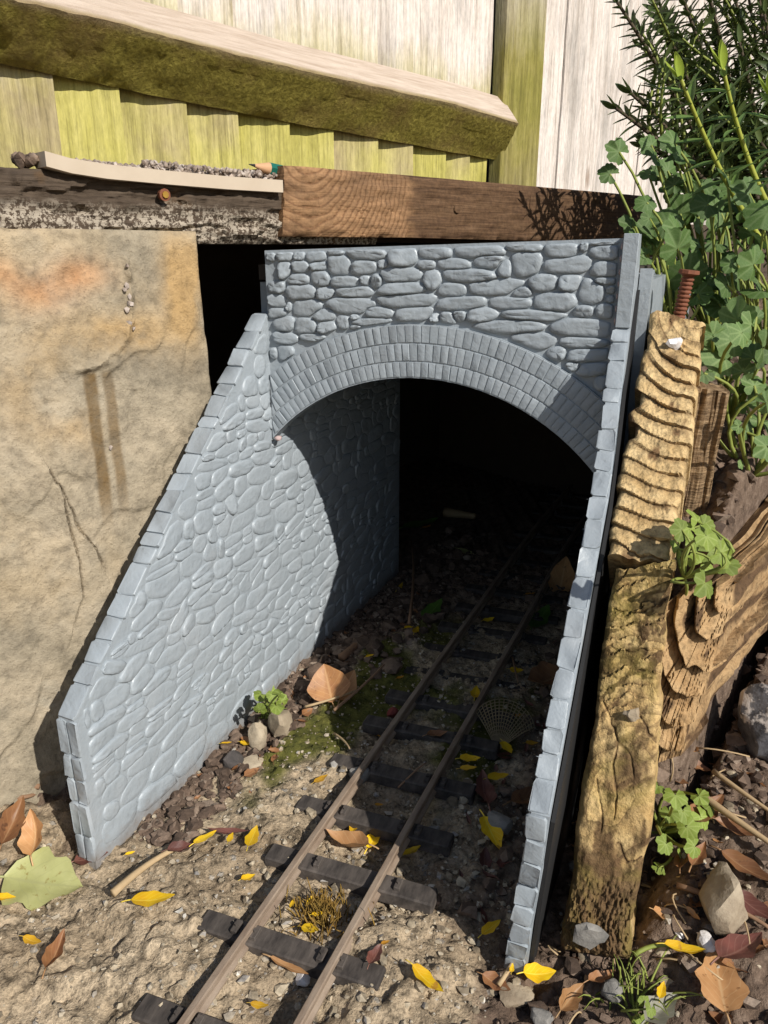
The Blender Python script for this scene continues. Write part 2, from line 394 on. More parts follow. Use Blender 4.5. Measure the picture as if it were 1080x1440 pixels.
def m_rail_f():
    b = NB('mossy_fence_rail', .95, .15); v = b.vec(); n1 = b.noise(v, 9, 6, .65); n2 = b.noise(v, 160, 6, .72); gr = b.noise(b.vec((1.5, 1.5, 25)), 12, 5, .6)
    moss = b.ramp(n2, [(.28, (.10, .085, .018)), (.5, (.24, .20, .04)), (.72, (.42, .36, .085))])
    brown = b.ramp(gr, [(.3, (.20, .14, .085)), (.7, (.40, .30, .20))])
    moss = b.mix(b.ramp(n1, [(.45, 0.0), (.65, .75)]), moss, (.20, .13, .05))
    pale = b.ramp(gr, [(.3, (.42, .33, .255)), (.7, (.60, .50, .41))])
    c = b.mix(b.attr('top'), moss, pale); c = b.mix(b.attr('edge'), c, brown)
    return b.done(c, n2, .9, .004)
RAILM = m_rail_f()
def m_track(name, a, c2, rough, spec=.4):
    b = NB(name, rough, spec); v = b.vec((1, .25, 1)); n = b.noise(v, 160, 6, .65); n2 = b.noise(b.vec(), 700, 3, .7)
    return b.done(b.mix(b.ramp(n, [(.35, 0.0), (.68, 1.0)]), a, c2), b.math('ADD', n, b.math('MULTIPLY', n2, .4)), .4, .0008)
RAIL = m_track('rusty_rail', (.165, .115, .08), (.30, .235, .175), .55)
TIE = m_track('black_sleeper', (.032, .027, .024), (.11, .092, .078), .75, .3)
def m_leaf(name, a, c2, vein=None, trans=.25, rough=.5, spots=None, scale=90):
    b = NB(name, rough, .4); v = b.vec(rand=True); n = b.noise(v, scale, 5, .6)
    c = b.mix(b.ramp(n, [(.35, 0.0), (.68, 1.0)]), a, c2)
    if vein is not None:
        u = b.math('ABSOLUTE', b.math('SUBTRACT', b.attr('lu'), .0)); c = b.mix(b.ramp(u, [(.02, .75), (.09, 0.0)]), c, vein)
        w = b.math('FRACT', b.math('SUBTRACT', b.math('MULTIPLY', b.attr('lv'), 6.0), b.math('MULTIPLY', u, 2.2)))
        c = b.mix(b.ramp(w, [(.03, .55), (.14, 0.0)]), c, vein)
    c = b.mix(1.0, c, b.ramp(b.rand(), [(0, .72), (.5, 1.0), (1, 1.22)]), 'MULTIPLY')
    if spots is not None: c = b.mix(b.ramp(b.noise(v, scale * 2.2, 4), [(.62, 0.0), (.68, .85)]), c, spots)
    return b.done(c, n, .35, .0008, trans=trans)
L_YEL = m_leaf('yellow_leaf', (.86, .58, .012), (.78, .42, .01), (.9, .70, .10), spots=(.45, .22, .03), scale=60)
L_YEL2 = m_leaf('amber_leaf', (.72, .42, .015), (.55, .28, .02), (.8, .55, .12), spots=(.30, .15, .03), scale=60)
L_ORA = m_leaf('orange_leaf', (.62, .30, .02), (.50, .22, .02), (.6, .35, .08))
L_BRN = m_leaf('brown_leaf', (.27, .125, .05), (.17, .075, .035), (.33, .19, .09), .12, spots=(.09, .04, .02))
L_TAN = m_leaf('tan_leaf', (.50, .27, .115), (.40, .20, .08), (.56, .36, .18), .2, spots=(.24, .11, .04))
L_TAN2 = m_leaf('russet_leaf', (.40, .20, .075), (.27, .12, .05), (.48, .28, .13), .2, spots=(.17, .08, .03))
L_POPM = m_leaf('mid_green_lobed_leaf', (.125, .20, .055), (.085, .15, .04), (.20, .28, .10), .25, .55, None, 140)
L_RED = m_leaf('maroon_leaf', (.16, .055, .04), (.10, .04, .03), (.22, .11, .08), .1)
L_PALE = m_leaf('pale_green_leaf', (.62, .62, .27), (.52, .53, .20), (.50, .50, .22), .2, spots=(.26, .21, .06))
L_GRN = m_leaf('green_leaf', (.10, .20, .03), (.07, .15, .025), (.18, .28, .07), .3)
L_POP = m_leaf('lobed_green_leaf', (.062, .125, .028), (.105, .175, .042), (.15, .22, .08), .25, .6, None, 120)
L_POPB = m_leaf('bright_lobed_leaf', (.24, .31, .05), (.16, .23, .035), (.30, .37, .10), .25, .55, None, 140)
L_HEBE = m_leaf('dark_shrub_leaf', (.072, .112, .030), (.12, .16, .048), None, .2, .42)
L_HEBEN = m_leaf('young_shrub_leaf', (.17, .27, .07), (.11, .19, .06), None, .3, .42)
L_BUD = m_leaf('yellow_green_bud', (.40, .50, .07), (.32, .42, .06), None, .35, .45)
STEM_G = m_plain('green_stem', (.17, .22, .04), .6, (.24, .26, .06))
STEM_Y = m_plain('yellow_green_stem', (.36, .38, .05), .55, (.26, .28, .05))
STEM_B = m_plain('brown_stem', (.045, .035, .02), .8, (.085, .06, .035))
STRAW = m_plain('straw', (.46, .34, .19), .7, (.32, .22, .12))
TWIG = m_plain('dry_twig', (.18, .10, .06), .8, (.26, .16, .09))
RUST = m_plain('rusty_steel', (.22, .075, .035), .75, (.12, .045, .025), 400, .5)
BRASS = m_plain('brass_screw', (.65, .40, .08), .35, (.4, .22, .05)); BRASS.node_tree.nodes['Principled BSDF'].inputs['Metallic'].default_value = .8
DARKW = m_plain('dark_roof_and_gap_shade', (.035, .028, .022), .9, (.05, .04, .03))
LATH = m_plain('pale_lath', (.52, .44, .34), .7, (.42, .34, .25), 60)
PCL_G = m_plain('green_pencil_paint', (.012, .12, .085), .35, (.01, .10, .075), 60, .05, .5)
PCL_W = m_plain('pencil_wood', (.52, .31, .17), .7, (.45, .26, .14), 300, .1)
PCL_L = m_plain('pencil_lead', (.03, .03, .03), .4)
MOSST = m_plain('orange_moss', (.30, .15, .03), .9, (.16, .13, .03), 120)
EARTH = m_plain('dark_earth', (.06, .042, .03), .95, (.09, .065, .045), 60, .8)
L_GREY = m_leaf('grey_leaf', (.27, .26, .20), (.20, .19, .14), (.34, .33, .27), .1)
SKEL = m_leaf('skeleton_leaf', (.36, .28, .16), (.28, .21, .12), None, .2)

# ------------------------------------------------------------------ ground
D0 = np.array([.908, -.263]); D1 = np.array([.98, .013]); DDIR = (D1 - D0) / np.linalg.norm(D1 - D0)
def wing_top(b): return np.where(b < -.568, .0, .29 + (b + .568) * 1.02)
def ground_z(x, y, fine=True):
    x = np.asarray(x, float); y = np.asarray(y, float)
    rx, ry = x - O[0], y - O[1]
    s = rx * W[0] + ry * W[1]; b = rx * D[0] + ry * D[1]
    big = fbm(x * 4, y * 4, 1, 3) * .012
    right = sstep(.745, .80, s)
    low = np.clip(.30 * (b + .62), 0, .32) * sstep(.78, .95, s)
    # bank behind the low timber
    e = (s - D0[0]) * DDIR[1] - (b - D0[1]) * DDIR[0]        # >0 on the right side of that timber's line
    high = np.clip(.60 + .35 * (b + .05), .0, .90) * sstep(-.30, -.16, b)
    bank = low * sstep(-.02, .03, e) + high * (1 - sstep(-.04, .0, e))
    under = np.clip(wing_top(b) - .30, 0, .8)
    near = sstep(.93, .87, s)
    bank = bank * (1 - near) + np.minimum(bank, np.maximum(under, 0)) * near
    z = big + right * bank
    far = sstep(2.4, 2.9, np.hypot(x, y))
    soil_l = sstep(0, .03, .045 + .085 * sstep(-.55, -.1, b) + .10 * sstep(.1, .6, b) + .03 * fbm(x * 14, y * 14, 5, 3) - s) * sstep(-.62, -.5, b)
    soil_l = np.maximum(soil_l, sstep(-.02, -.06, s) * sstep(-.62, -.52, b + .12 * fbm(x * 9, y * 9, 8, 2)))
    soil_r = sstep(.655, .72, s + .05 * fbm(x * 11, y * 11, 12, 3)) * 1.0
    soil_r = np.maximum(soil_r, sstep(.55, .62, s + .06 * fbm(x * 11, y * 11, 12, 3)) * sstep(-.60, -.44, b) * .85)
    deep = sstep(.35, .8, b + .2 * fbm(x * 6, y * 6, 19, 3))
    soil = np.clip(np.maximum(np.maximum(soil_l, soil_r), deep), 0, 1)
    moss = sstep(.02, .35, fbm(x * 7, y * 7, 31, 4) + .95 * np.exp(-((s - .18) / .10) ** 2 - ((b + .15) / .22) ** 2) + .55 * np.exp(-((s - .45) / .22) ** 2 - ((b + .02) / .3) ** 2) + .2 * sstep(-.2, .2, b) - .34) * sstep(-.6, -.35, b)
    mortar = sstep(.0, .02, .062 - np.abs(s - .085 - .015 * fbm(x * 20, y * 20, 41, 2)) * 1.0) * sstep(-.60, -.56, b) * sstep(-.27, -.33, b)
    mortar = mortar * (1 - soil_l * .7)
    if fine:
        c1, h1 = cellular(x * 42, y * 42, 3); c2, h2 = cellular(x * 85, y * 85, 4)
        rough = .0095 * fbm(x * 34, y * 34, 2, 5, .62) * (1 - .7 * mortar) + .0035 * fbm(x * 110, y * 110, 6, 3)
        peb = np.where(h1 > .6, np.clip(.45 - c1, 0, 1) * .017, 0) + np.where(h2 > .45, np.clip(.45 - c2, 0, 1) * .010, 0)
        # shallow broken ledges of the old concrete
        lay = fbm(x * 6 + 3, y * 9, 23, 4); led = (np.floor(lay * 5) + sstep(.70, 1.0, lay * 5 - np.floor(lay * 5))) * .007
        z = z + (rough + peb * (1 - mortar) + led * (1 - soil)) * (1 - far) + soil * .018 * fbm(x * 45, y * 45, 51, 4) - .012 * soil_l
        z = z - .012 * sstep(.33, .36, s) * 0
    return z, np.clip(soil, 0, 1), np.clip(moss, 0, 1), np.clip(mortar, 0, 1)
def axis(lo, hi, step, far_lo, far_hi):
    inner = np.arange(lo, hi, step)
    a = lo - np.geomspace(step, lo - far_lo, 26)[::-1]; c = hi + np.geomspace(step, far_hi - hi, 26)
    return np.concatenate([a, inner, c])
gx = axis(-.80, 1.15, .0055, -14, 14); gy = axis(.58, 2.35, .0055, -6, 22)
GX, GY = np.meshgrid(gx, gy)
GZ, GS, GM, GMo = ground_z(GX, GY)
nx, ny = len(gx), len(gy)
idx = np.arange(nx * ny).reshape(ny, nx)
quads = np.stack([idx[:-1, :-1], idx[:-1, 1:], idx[1:, 1:], idx[1:, :-1]], -1).reshape(-1, 4)
g = mk('ground', np.stack([GX, GY, GZ], -1).reshape(-1, 3), quads.tolist(), GROUND, attrs={'soil': GS.ravel(), 'moss': GM.ravel(), 'mortar': GMo.ravel()})
kind(g, 'structure')
def gz(x, y):
    i = int(np.clip(np.searchsorted(gx, x) - 1, 0, nx - 2)); j = int(np.clip(np.searchsorted(gy, y) - 1, 0, ny - 2))
    u = (x - gx[i]) / (gx[i + 1] - gx[i]); v = (y - gy[j]) / (gy[j + 1] - gy[j])
    return float((GZ[j, i] * (1 - u) + GZ[j, i + 1] * u) * (1 - v) + (GZ[j + 1, i] * (1 - u) + GZ[j + 1, i + 1] * u) * v)
def gp(px, py, lift=0.0):
    """point of the ground seen at a pixel of the photograph"""
    d = ray(px, py); t = .5; prev = t
    while t < 6:
        p = CAM + d * t
        if p[2] < gz(p[0], p[1]): break
        prev = t; t += .012
    lo, hi = prev, t
    for _ in range(12):
        m = (lo + hi) / 2; p = CAM + d * m
        if p[2] < gz(p[0], p[1]): hi = m
        else: lo = m
    p = CAM + d * hi; p[2] += lift; return p

# raised bed behind the garden wall: a deck of earth over the tunnel, reaching to the fence; unseen walls added to keep light out
def bedpt(r, off, z): return Q0 + WD * r + WN * off + ZV * z
bed = merge([box(bedpt(2.0, -.74, 1.045), (9, .60, .035), [WD, WN, ZV]),
             box(bedpt(2.0, -1.36, .53), (9, .10, .55), [WD, WN, ZV]),
             box(bedpt(-4.2, -.70, .5), (.2, .56, .505), [WD, WN, ZV]), box(bedpt(7.0, -.66, .48), (4.60, .56, .525), [WD, WN, ZV]),
             box(bedpt(-2.6, -.10, .5), (2.0, .03, .505), [WD, WN, ZV])])
kind(mk('raised_bed', *bed, EARTH, smooth=False), 'structure')

# ------------------------------------------------------------------ tunnel portal
PT = thing('tunnel_portal', 'grey painted model tunnel portal with stone face, brick arch and sloping wing walls', 'tunnel portal', O, -TA)
def prism(poly, lo, hi, mp):
    """extrude 2D polygon between two heights; mp(p,q,h)->3D"""
    n = len(poly); v = [mp(p, q, lo) for p, q in poly] + [mp(p, q, hi) for p, q in poly]
    f = [tuple(range(n)), tuple(range(2 * n - 1, n - 1, -1))] + [(i, i + n, (i + 1) % n + n, (i + 1) % n) for i in range(n)]
    return v, f
def fixn(o):
    import bmesh
    bm = bmesh.new(); bm.from_mesh(o.data); bmesh.ops.recalc_face_normals(bm, faces=bm.faces[:]); bm.to_mesh(o.data); bm.free(); return o
mp_face = lambda p, q, h: (p, -h, q)                 # (s, z, height towards the viewer)
mp_left = lambda p, q, h: (h, p, q)                  # (b, z, height to the right)
ZC, RI, RO, SC = .297, .4615, .563, .345
PW = .705
def arc_pts(R, s0, s1, n):
    a0 = math.asin((s0 - SC) / R); a1 = math.asin((s1 - SC) / R)
    return [(SC + R * math.sin(a0 + (a1 - a0) * i / n), ZC + R * math.cos(a0 + (a1 - a0) * i / n)) for i in range(n + 1)]
plate = [(0, .993), (0, arc_pts(RI, 0.002, .702, 28)[0][1] + .0)] + arc_pts(RI, .002, .702, 28) + [(.702, 1.0137)]
fw = fixn(mk('face_wall', *prism(plate, -.020, .0, mp_face), GREY, PT, 30))
ring = arc_pts(RI - .001, .003, .701, 28) + arc_pts(RO, .003, .701, 28)[::-1]
ar = fixn(mk('arch_ring', *prism(ring, -.022, .008, mp_face), GREY, PT, 30))
mk('filler', *blob(.011, 3, 1, .5, (1, 1, .6)), PINK, fw).location = Vector((.016, -.008, .607)) * S
# ---- stones by radial growth between neighbours
def cells(C, Hf, A, inside, K=16, M=26, cap=1.12, gap=.003, p=3.0):
    C = np.asarray(C, float); Hf = np.asarray(Hf, float); A = np.asarray(A, float); out = []
    def dist(pt, i):
        d = pt - C[i]; c, s_ = math.cos(A[i]), math.sin(A[i])
        x = (d[..., 0] * c + d[..., 1] * s_) / Hf[i, 0]; y = (-d[..., 0] * s_ + d[..., 1] * c) / Hf[i, 1]
        return (np.abs(x) ** p + np.abs(y) ** p) ** (1 / p)
    for i in range(len(C)):
        th = np.arange(K) * 2 * math.pi / K; mx = Hf[i].max() * 1.6
        # angles spread by the stone's own shape
        e = np.stack([np.cos(th) * Hf[i, 0], np.sin(th) * Hf[i, 1]], -1); c, s_ = math.cos(A[i]), math.sin(A[i])
        e = np.stack([e[:, 0] * c - e[:, 1] * s_, e[:, 0] * s_ + e[:, 1] * c], -1)
        rr = np.linspace(.04, 1.6, M); pts = C[i] + e[:, None, :] * rr[None, :, None]
        own = dist(pts, i); ok = (own <= cap) & inside(pts)
        for j in np.nonzero(np.linalg.norm(C - C[i], axis=1) < mx + Hf.max(axis=1) * 1.6)[0]:
            if j != i: ok &= own < dist(pts, j)
        k = np.argmin(ok, axis=1); k = np.where(ok.all(axis=1), M - 1, np.maximum(k - 1, 0)); r = rr[k]
        r = .7 * r + .15 * (np.roll(r, 1) + np.roll(r, -1))
        q = C[i] + e * r[:, None]; v = q - C[i]; L = np.linalg.norm(v, axis=1); q = C[i] + v * (np.maximum(L - gap, L * .5) / L)[:, None]
        out.append((C[i].copy(), q))
    return out
def stone_mesh(c, poly, h, mp, rnd, base=0.0, tilt=.35, wob=.3):
    K = len(poly); v = []; gx_, gy_ = rnd.uniform(-1, 1, 2); ext = np.abs(poly - c).max() + 1e-6
    for sc_, hh in ((1.0, -.1), (.96, .62), (.87, 1.0), (.55, 1.04)):
        for k in range(K):
            p = c + (poly[k] - c) * sc_; t = 1 + tilt * ((p[0] - c[0]) * gx_ + (p[1] - c[1]) * gy_) / ext
            v.append(mp(p[0], p[1], base + h * hh * (t if hh > 0 else 1) * (1 + (wob * (rnd.random() - .5) if hh > .9 else 0))))
    v.append(mp(c[0], c[1], base + h * 1.06)); f = []
    for r in range(3):
        for k in range(K): f.append((r * K + k, r * K + (k + 1) % K, (r + 1) * K + (k + 1) % K, (r + 1) * K + k))
    for k in range(K): f.append((3 * K + k, 3 * K + (k + 1) % K, 4 * K))
    return v, f
FS = """47,97,22,28 75,95,34,32 118,93,44,32 157,95,30,30 202,97,54,40 255,86,46,18 338,88,108,36 436,97,78,56 526,86,92,40 641,83,130,44 768,72,96,32 868,80,92,54 929,68,24,30 985,60,80,14 988,86,86,38
66,138,58,52 118,135,34,46 161,125,42,34 211,122,46,28 264,122,58,60 333,127,70,38 383,117,28,26 502,120,52,26 574,117,88,34 670,108,84,42 714,130,38,46 775,113,82,76 880,120,134,46 994,132,92,40
50,182,24,32 93,180,54,34 155,160,62,34 214,157,52,42 282,166,74,34 337,162,28,28 367,166,34,40 437,150,118,44 516,162,56,54 614,150,144,38 690,180,150,42 817,167,76,48 890,170,60,46 988,164,72,20 1005,188,40,22
78,217,82,40 163,193,84,46 228,198,50,36 305,194,98,32 438,184,140,46 570,187,80,38 758,194,54,32 950,193,78,64 1005,213,36,22
80,250,74,34 131,233,14,24 180,235,82,46 298,230,140,48 450,216,152,44 594,225,136,38 728,224,116,36 853,222,118,54 925,246,56,34 988,244,52,44
68,288,34,36 118,280,62,38 174,287,68,44 222,255,60,36 230,289,54,32 275,275,34,34 308,261,22,20 368,248,92,34 355,277,120,28 315,290,40,20 470,255,110,50 590,257,38,30 655,255,84,44 795,258,180,36 522,266,30,34 560,266,44,40
75,322,32,28 116,319,74,32 195,317,72,24 262,315,56,34 735,284,180,40 920,290,176,54 80,360,46,36 125,367,60,60 187,348,100,40 95,405,42,50 800,325,120,44 920,330,136,32 855,357,50,40 938,364,110,36 950,402,80,36 978,440,40,44 900,395,36,24 985,475,24,40 80,450,20,40"""
def facepx(X, Y):
    q = onplane(340 + X * .5185, 310 + Y * .5189, O, D); r = q - O; return float(r @ W), float(q[2])
C = []; Hf = []; A = []
for tok in FS.split():
    X, Y, w_, h_ = map(float, tok.split(','))
    c = facepx(X, Y); l = facepx(X - w_ / 2, Y); r = facepx(X + w_ / 2, Y); t_ = facepx(X, Y - h_ / 2); b_ = facepx(X, Y + h_ / 2)
    C.append(c); Hf.append(((r[0] - l[0]) / 2, (t_[1] - b_[1]) / 2)); A.append(random.uniform(-.10, .10) + math.atan2(r[1] - l[1], r[0] - l[0]) * .4)
def in_face(p):
    s_, z_ = p[..., 0], p[..., 1]
    return (s_ > .004) & (s_ < .696) & (z_ < .989 + .029 * s_) & (np.hypot(s_ - SC, z_ - ZC) > RO + .005)
sr = np.random.default_rng(11)
for c, poly in cells(C, Hf, A, in_face, 18, 30, 1.34, .0008):
    if np.abs(poly - c).max() < .006: continue
    mk('stone', *stone_mesh(c, poly, .0048 + .0030 * sr.random(), mp_face, sr, 0, .6, .5), GREY, fw, True)
# ---- arch bricks, three courses
rows = [(RI + .0005, .4925), (.493, .5275), (.528, RO - .0005)]
for ri, (r0, r1) in enumerate(rows):
    n = 54; a_lim = math.asin(.342 / r0)
    da = 2 * math.asin(.343 / RI) / n
    k0 = -int(a_lim / da) - 1
    for k in range(k0, -k0 + 1):
        a0 = (k + (.5 if ri % 2 else 0)) * da; a1 = a0 + da; g_ = .0006
        co = []
        for r_, a_ in ((r0 + g_, a0 + g_ / r0), (r0 + g_, a1 - g_ / r0), (r1 - g_, a1 - g_ / r1), (r1 - g_, a0 + g_ / r1)):
            co.append((min(max(SC + r_ * math.sin(a_), .005), .699), ZC + r_ * math.cos(a_)))
        co = np.array(co)
        if co[:, 0].max() - co[:, 0].min() < .007: continue
        c = co.mean(0); hgt = .0019 * sr.uniform(.6, 1.3); v = []
        for sc_, hh in ((1.0, 0), (.95, .75), (.82, 1.0)):
            for q in co: p = c + (q - c) * sc_; v.append(mp_face(p[0], p[1], .008 + hgt * hh + (.0008 * sr.random() if hh else -.001)))
        f = [(r * 4 + i, r * 4 + (i + 1) % 4, r * 4 + 4 + (i + 1) % 4, r * 4 + 4 + i) for r in range(2) for i in range(4)] + [(8, 9, 10, 11)]
        mk('brick', v, [q[::-1] for q in f] if False else f, GREY, ar, 40)
# ---- left wing wall and tunnel side
LWP = [(-.645, -.03), (.74, -.03), (.74, .93), (.03, .93), (.03, .868), (0, .868), (-.645, .285)]
lw = fixn(mk('wing_wall', *prism(LWP, -.033, 0, mp_left), GREY, PT, 30))
def slopeL(b): return .285 + (b + .645) * .904
def rubble(b0, b1, z0, ztop, hw, seed, pitch=.036):
    r = np.random.default_rng(seed); C = []; Hf = []; A = []; z = z0 + .012
    while z < .93:
        rh = r.uniform(.6, 1.35) * pitch; b = b0 + r.uniform(0, .04)
        while b < b1:
            w_ = r.uniform(.35, 1.75) * hw
            zz = z + rh / 2 + r.normal(0, .005) 
            if zz < ztop(b + w_ / 2) + .01:
                if w_ > hw * 1.2 or r.random() < .8: C.append((b + w_ / 2, zz)); Hf.append((w_ * .52, rh * .56)); A.append(r.normal(.05, .22))
                else:
                    for q in (-.25, .25): C.append((b + w_ / 2, zz + q * rh)); Hf.append((w_ * .5, rh * .28)); A.append(r.normal(0, .1))
            b += w_
        z += rh
    return C, Hf, A
def in_left(p):
    b, z = p[..., 0], p[..., 1]
    lim = np.where(b < 0, slopeL(b) - .010, .60)
    lim = np.where((b > -.03) & (b < .02), np.minimum(lim, .9), lim)
    return (b > -.625) & (b < .735) & (z > .004) & (z < np.where(b > .012, .92, lim))
C, Hf, A = rubble(-.64, .70, 0, lambda b: slopeL(b) if b < 0 else .92, .062, 21, .0315)
stuff_v = []; nst = 0
lst = cells(C, Hf, A, in_left, 16, 26, 1.5, .0006, 2.4)
lst.sort(key=lambda cp_: cp_[0][0])
for c, poly in lst:
    if np.abs(poly - c).max() < .009: continue
    m_ = stone_mesh(c, poly, .0014 + .0032 * sr.random() ** 1.4, mp_left, sr, -.0004, .75, .7)
    if nst < 298: mk('stone', *m_, GREY, lw, True); nst += 1
    else: stuff_v.append(m_)
if stuff_v: kind(mk('stone_cladding', *merge(stuff_v), GREY, lw, True), 'stuff')
# ---- right wing wall
S0, S1 = .703, .728
def bow(b, z): return .0165 * float(sstep(.0, -.25, b)) * float(sstep(-.02, .30, z))
RWP = [(-.568, -.03), (.95, -.03), (.95, .955), (.035, .955), (.012, 1.02), (-.016, 1.02), (-.016, .868)] + [(-.016 - .552 * t, .868 - .583 * t) for t in np.linspace(.1, .9, 9)] + [(-.568, .285), (-.568, .19), (-.568, .09)]
mp_right = lambda p, q, h: (h + bow(p, q), p, q)
rw = fixn(mk('wing_wall', *prism(RWP, S0, S1, mp_right), GREY, PT, 30))
C, Hf, A = rubble(-.56, .10, 0, lambda b: wing_top(np.array(b)) if b < 0 else .6, .070, 33, .037)
in_right = lambda p: (p[..., 0] > -.55) & (p[..., 0] < .1) & (p[..., 1] > .004) & (p[..., 1] < np.minimum(wing_top(p[..., 0]) - .03, .6))
kind(mk('stone_cladding', *merge([(m_[0], [q[::-1] for q in m_[1]]) for m_ in
     [stone_mesh(c, poly, -.006, lambda p, q, h: (S0 + h + bow(p, q), p, q), sr) for c, poly in cells(C, Hf, A, in_right, 12, 20, 1.3, .0024)]]), GREY, rw, True), 'stuff')
lining = [(.03, -.03), (1.9, -.03), (1.9, .945), (.075, .945), (.03, .965)]
fixn(mk('side_panel', *prism(lining, S1 + .002, S1 + .022, mp_right), GREY, PT, 30))
# tunnel roof boards behind the face
fixn(mk('roof_board', *prism([(-.03, .022), (.72, .022), (.72, 1.7), (-.03, 1.7)], .935, .965, lambda p, q, h: (p, q, h)), DARKW, PT, 30))
# ---- coping stones
def coping(parent, P0, P1, N, s0, s1, seed, lens, hgt=.011, split=False):
    P0 = np.array(P0); P1 = np.array(P1); N = np.array(N) / np.linalg.norm(N); L = np.linalg.norm(P1 - P0); T = (P1 - P0) / L
    r = np.random.default_rng(seed); a = 0.0
    while a < L - .004:
        l = r.uniform(*lens); e = min(a + l, L)
        if L - e < lens[0] * .6: e = L
        g_ = .0012; hh = hgt * r.uniform(.7, 1.25); js = r.uniform(-.0025, .0015) * (.4 if s0 > .3 else 1)
        spans = [(s0 - .004 - js, s1 - .002)] if s0 > .3 else [(s0 - .0015, s1 + .003 + js)] if not split else [(s0 - .002, (s0 + s1) / 2 - .001), ((s0 + s1) / 2 + .001, s1 + .004 + js)]
        for x0, x1 in spans:
            t0, t1 = a + g_, e - g_; ch = min(.0032, (t1 - t0) * .2, (x1 - x0) * .2)
            oc = np.array([(t0 + ch, x0), (t1 - ch, x0), (t1, x0 + ch), (t1, x1 - ch), (t1 - ch, x1), (t0 + ch, x1), (t0, x1 - ch), (t0, x0 + ch)])
            oc = oc + r.normal(0, .0012, oc.shape)
            c = oc.mean(0); v = []
            for sc_, h_ in ((1.0, -.6), (1.0, .55), (.965, .92), (.88, 1.0)):
                for q in oc:
                    p = c + (q - c) * np.array([1 - (1 - sc_) * .55, sc_]); b, z = P0 + T * p[0] + N * (hh * h_ + (r.normal(0, .0008) if h_ > .8 else 0)); v.append((p[1] + (bow(b, z) if s0 > .3 else 0), b, z))
            f = [(i * 8 + j, i * 8 + (j + 1) % 8, i * 8 + 8 + (j + 1) % 8, i * 8 + 8 + j) for i in range(3) for j in range(8)] + [tuple(range(24, 32))]
            fixn(mk('coping_stone', v, f, GREY, parent, 50))
        a = e
coping(lw, (-.645, .285), (-.004, .866), (-.672, .741), -.033, 0, 5, (.026, .062), .0035)
coping(lw, (-.645, 0.0), (-.645, .283), (-1, 0), -.033, 0, 6, (.035, .07), .004, True)
coping(rw, (-.568, .285), (-.018, .866), (-.714, .70), S0, S1, 7, (.024, .056), .0018)
coping(rw, (-.568, 0.0), (-.568, .283), (-1, 0), S0, S1, 8, (.022, .042), .004)
fixn(mk('wing_shade_sheet', *prism([(-.556, -.03), (.02, -.03), (.02, .93)] + [(-.016 - .54 * t, .84 - .572 * t) for t in np.linspace(0, 1, 11)] + [(-.556, .15)], S1 + .0005, S1 + .006, mp_right), SHADE_BLK, PT, 30))  # black sheet added on the outer face, standing in for its shade
mk('cap_strip', *bevbox((.7155, -.0185, .945), (.0125, .0025, .076), .001), GREY, rw, False)
mk('filler', *merge([blob(.004, 50 + i, 1, .6, (.8, .5, 1.6)) for i in range(1)] + [(np.array(blob(.0035, 60 + i, 1, .6, (.8, .5, 2.0))[0]) + (0, 0, .02 * i), blob(.0035, 60 + i, 1)[1]) for i in range(1, 8)]), PINK, rw).location = Vector((.701, -.012, .86)) * S

# ------------------------------------------------------------------ railway track
TR = thing('railway_track', 'straight narrow model railway track with rusty rails on black sleepers entering the tunnel', 'railway track', tun(.405, -.9, 0), -TA)
def rail_mesh(xc, b0, b1):
    prof = [(p * .68, q - .006) for p, q in ((-.0115, .017), (.0115, .017), (.0115, .020), (.003, .024), (.003, .031), (.0085, .0335), (.0085, .0405), (.006, .0425), (-.006, .0425), (-.0085, .0405), (-.0085, .0335), (-.003, .031), (-.003, .024), (-.0115, .020))]
    ys = np.linspace(b0, b1, 30); n = len(prof); rr = np.random.default_rng(int(xc * 1000) + 900)
    v = [(xc + p + .0015 * math.sin(y * 3.1 + xc * 50) + .035 * max(0, y - 1.7) ** 2, y, q) for y in ys for p, q in prof]
    f = [(i * n + j, i * n + (j + 1) % n, (i + 1) * n + (j + 1) % n, (i + 1) * n + j) for i in range(29) for j in range(n)]
    return v, f + [tuple(range(n - 1, -1, -1)), tuple(range(29 * n, 30 * n))]
for xc in (-.071, .071): fixn(mk('rail', *rail_mesh(xc, -.5, 3.05), RAIL, TR, 35))
tie0 = None
tb = [-.96, -.828, -.676, -.513, -.382, -.245, -.092, .028] + [.028 + .133 * k for k in range(1, 16)]
tr_ = np.random.default_rng(3)
tie_mesh = bevbox((0, 0, .000), (.149, .0188, .0125), .003)
ch_parts = []
for xc in (-.071, .071):
    for sd in (-1, 1): ch_parts.append(bevbox((xc + sd * .016, .0, .0145), (.0055, .011, .005), .0012))
for i, b in enumerate(tb):
    if tie0 is None:
        tie = mk('sleeper', *tie_mesh, TIE, TR, 30); tie0 = tie
        chs = [mk('rail_chair', *c_, TIE, tie, 30) for c_ in ch_parts]
        bolts = [mk('bolt', *tube([(xc + sd * .016, 0, .017), (xc + sd * .016, 0, .0235)], .0034, 6), TIE, tie, 30) for xc in (-.071, .071) for sd in (-1, 1)]
        kids = chs + bolts
    else:
        tie = clone(tie0, TR)
        for k in kids: clone(k, tie)
    tie.location = Vector((tr_.normal(0, .004) + .035 * max(0, b - .8) ** 2, b + .9, tr_.normal(0, .0015) + .008 - .014 * float(sstep(-.10, .25, b)))) * S
    tie.rotation_euler = (0, 0, .06 + tr_.normal(0, .012))

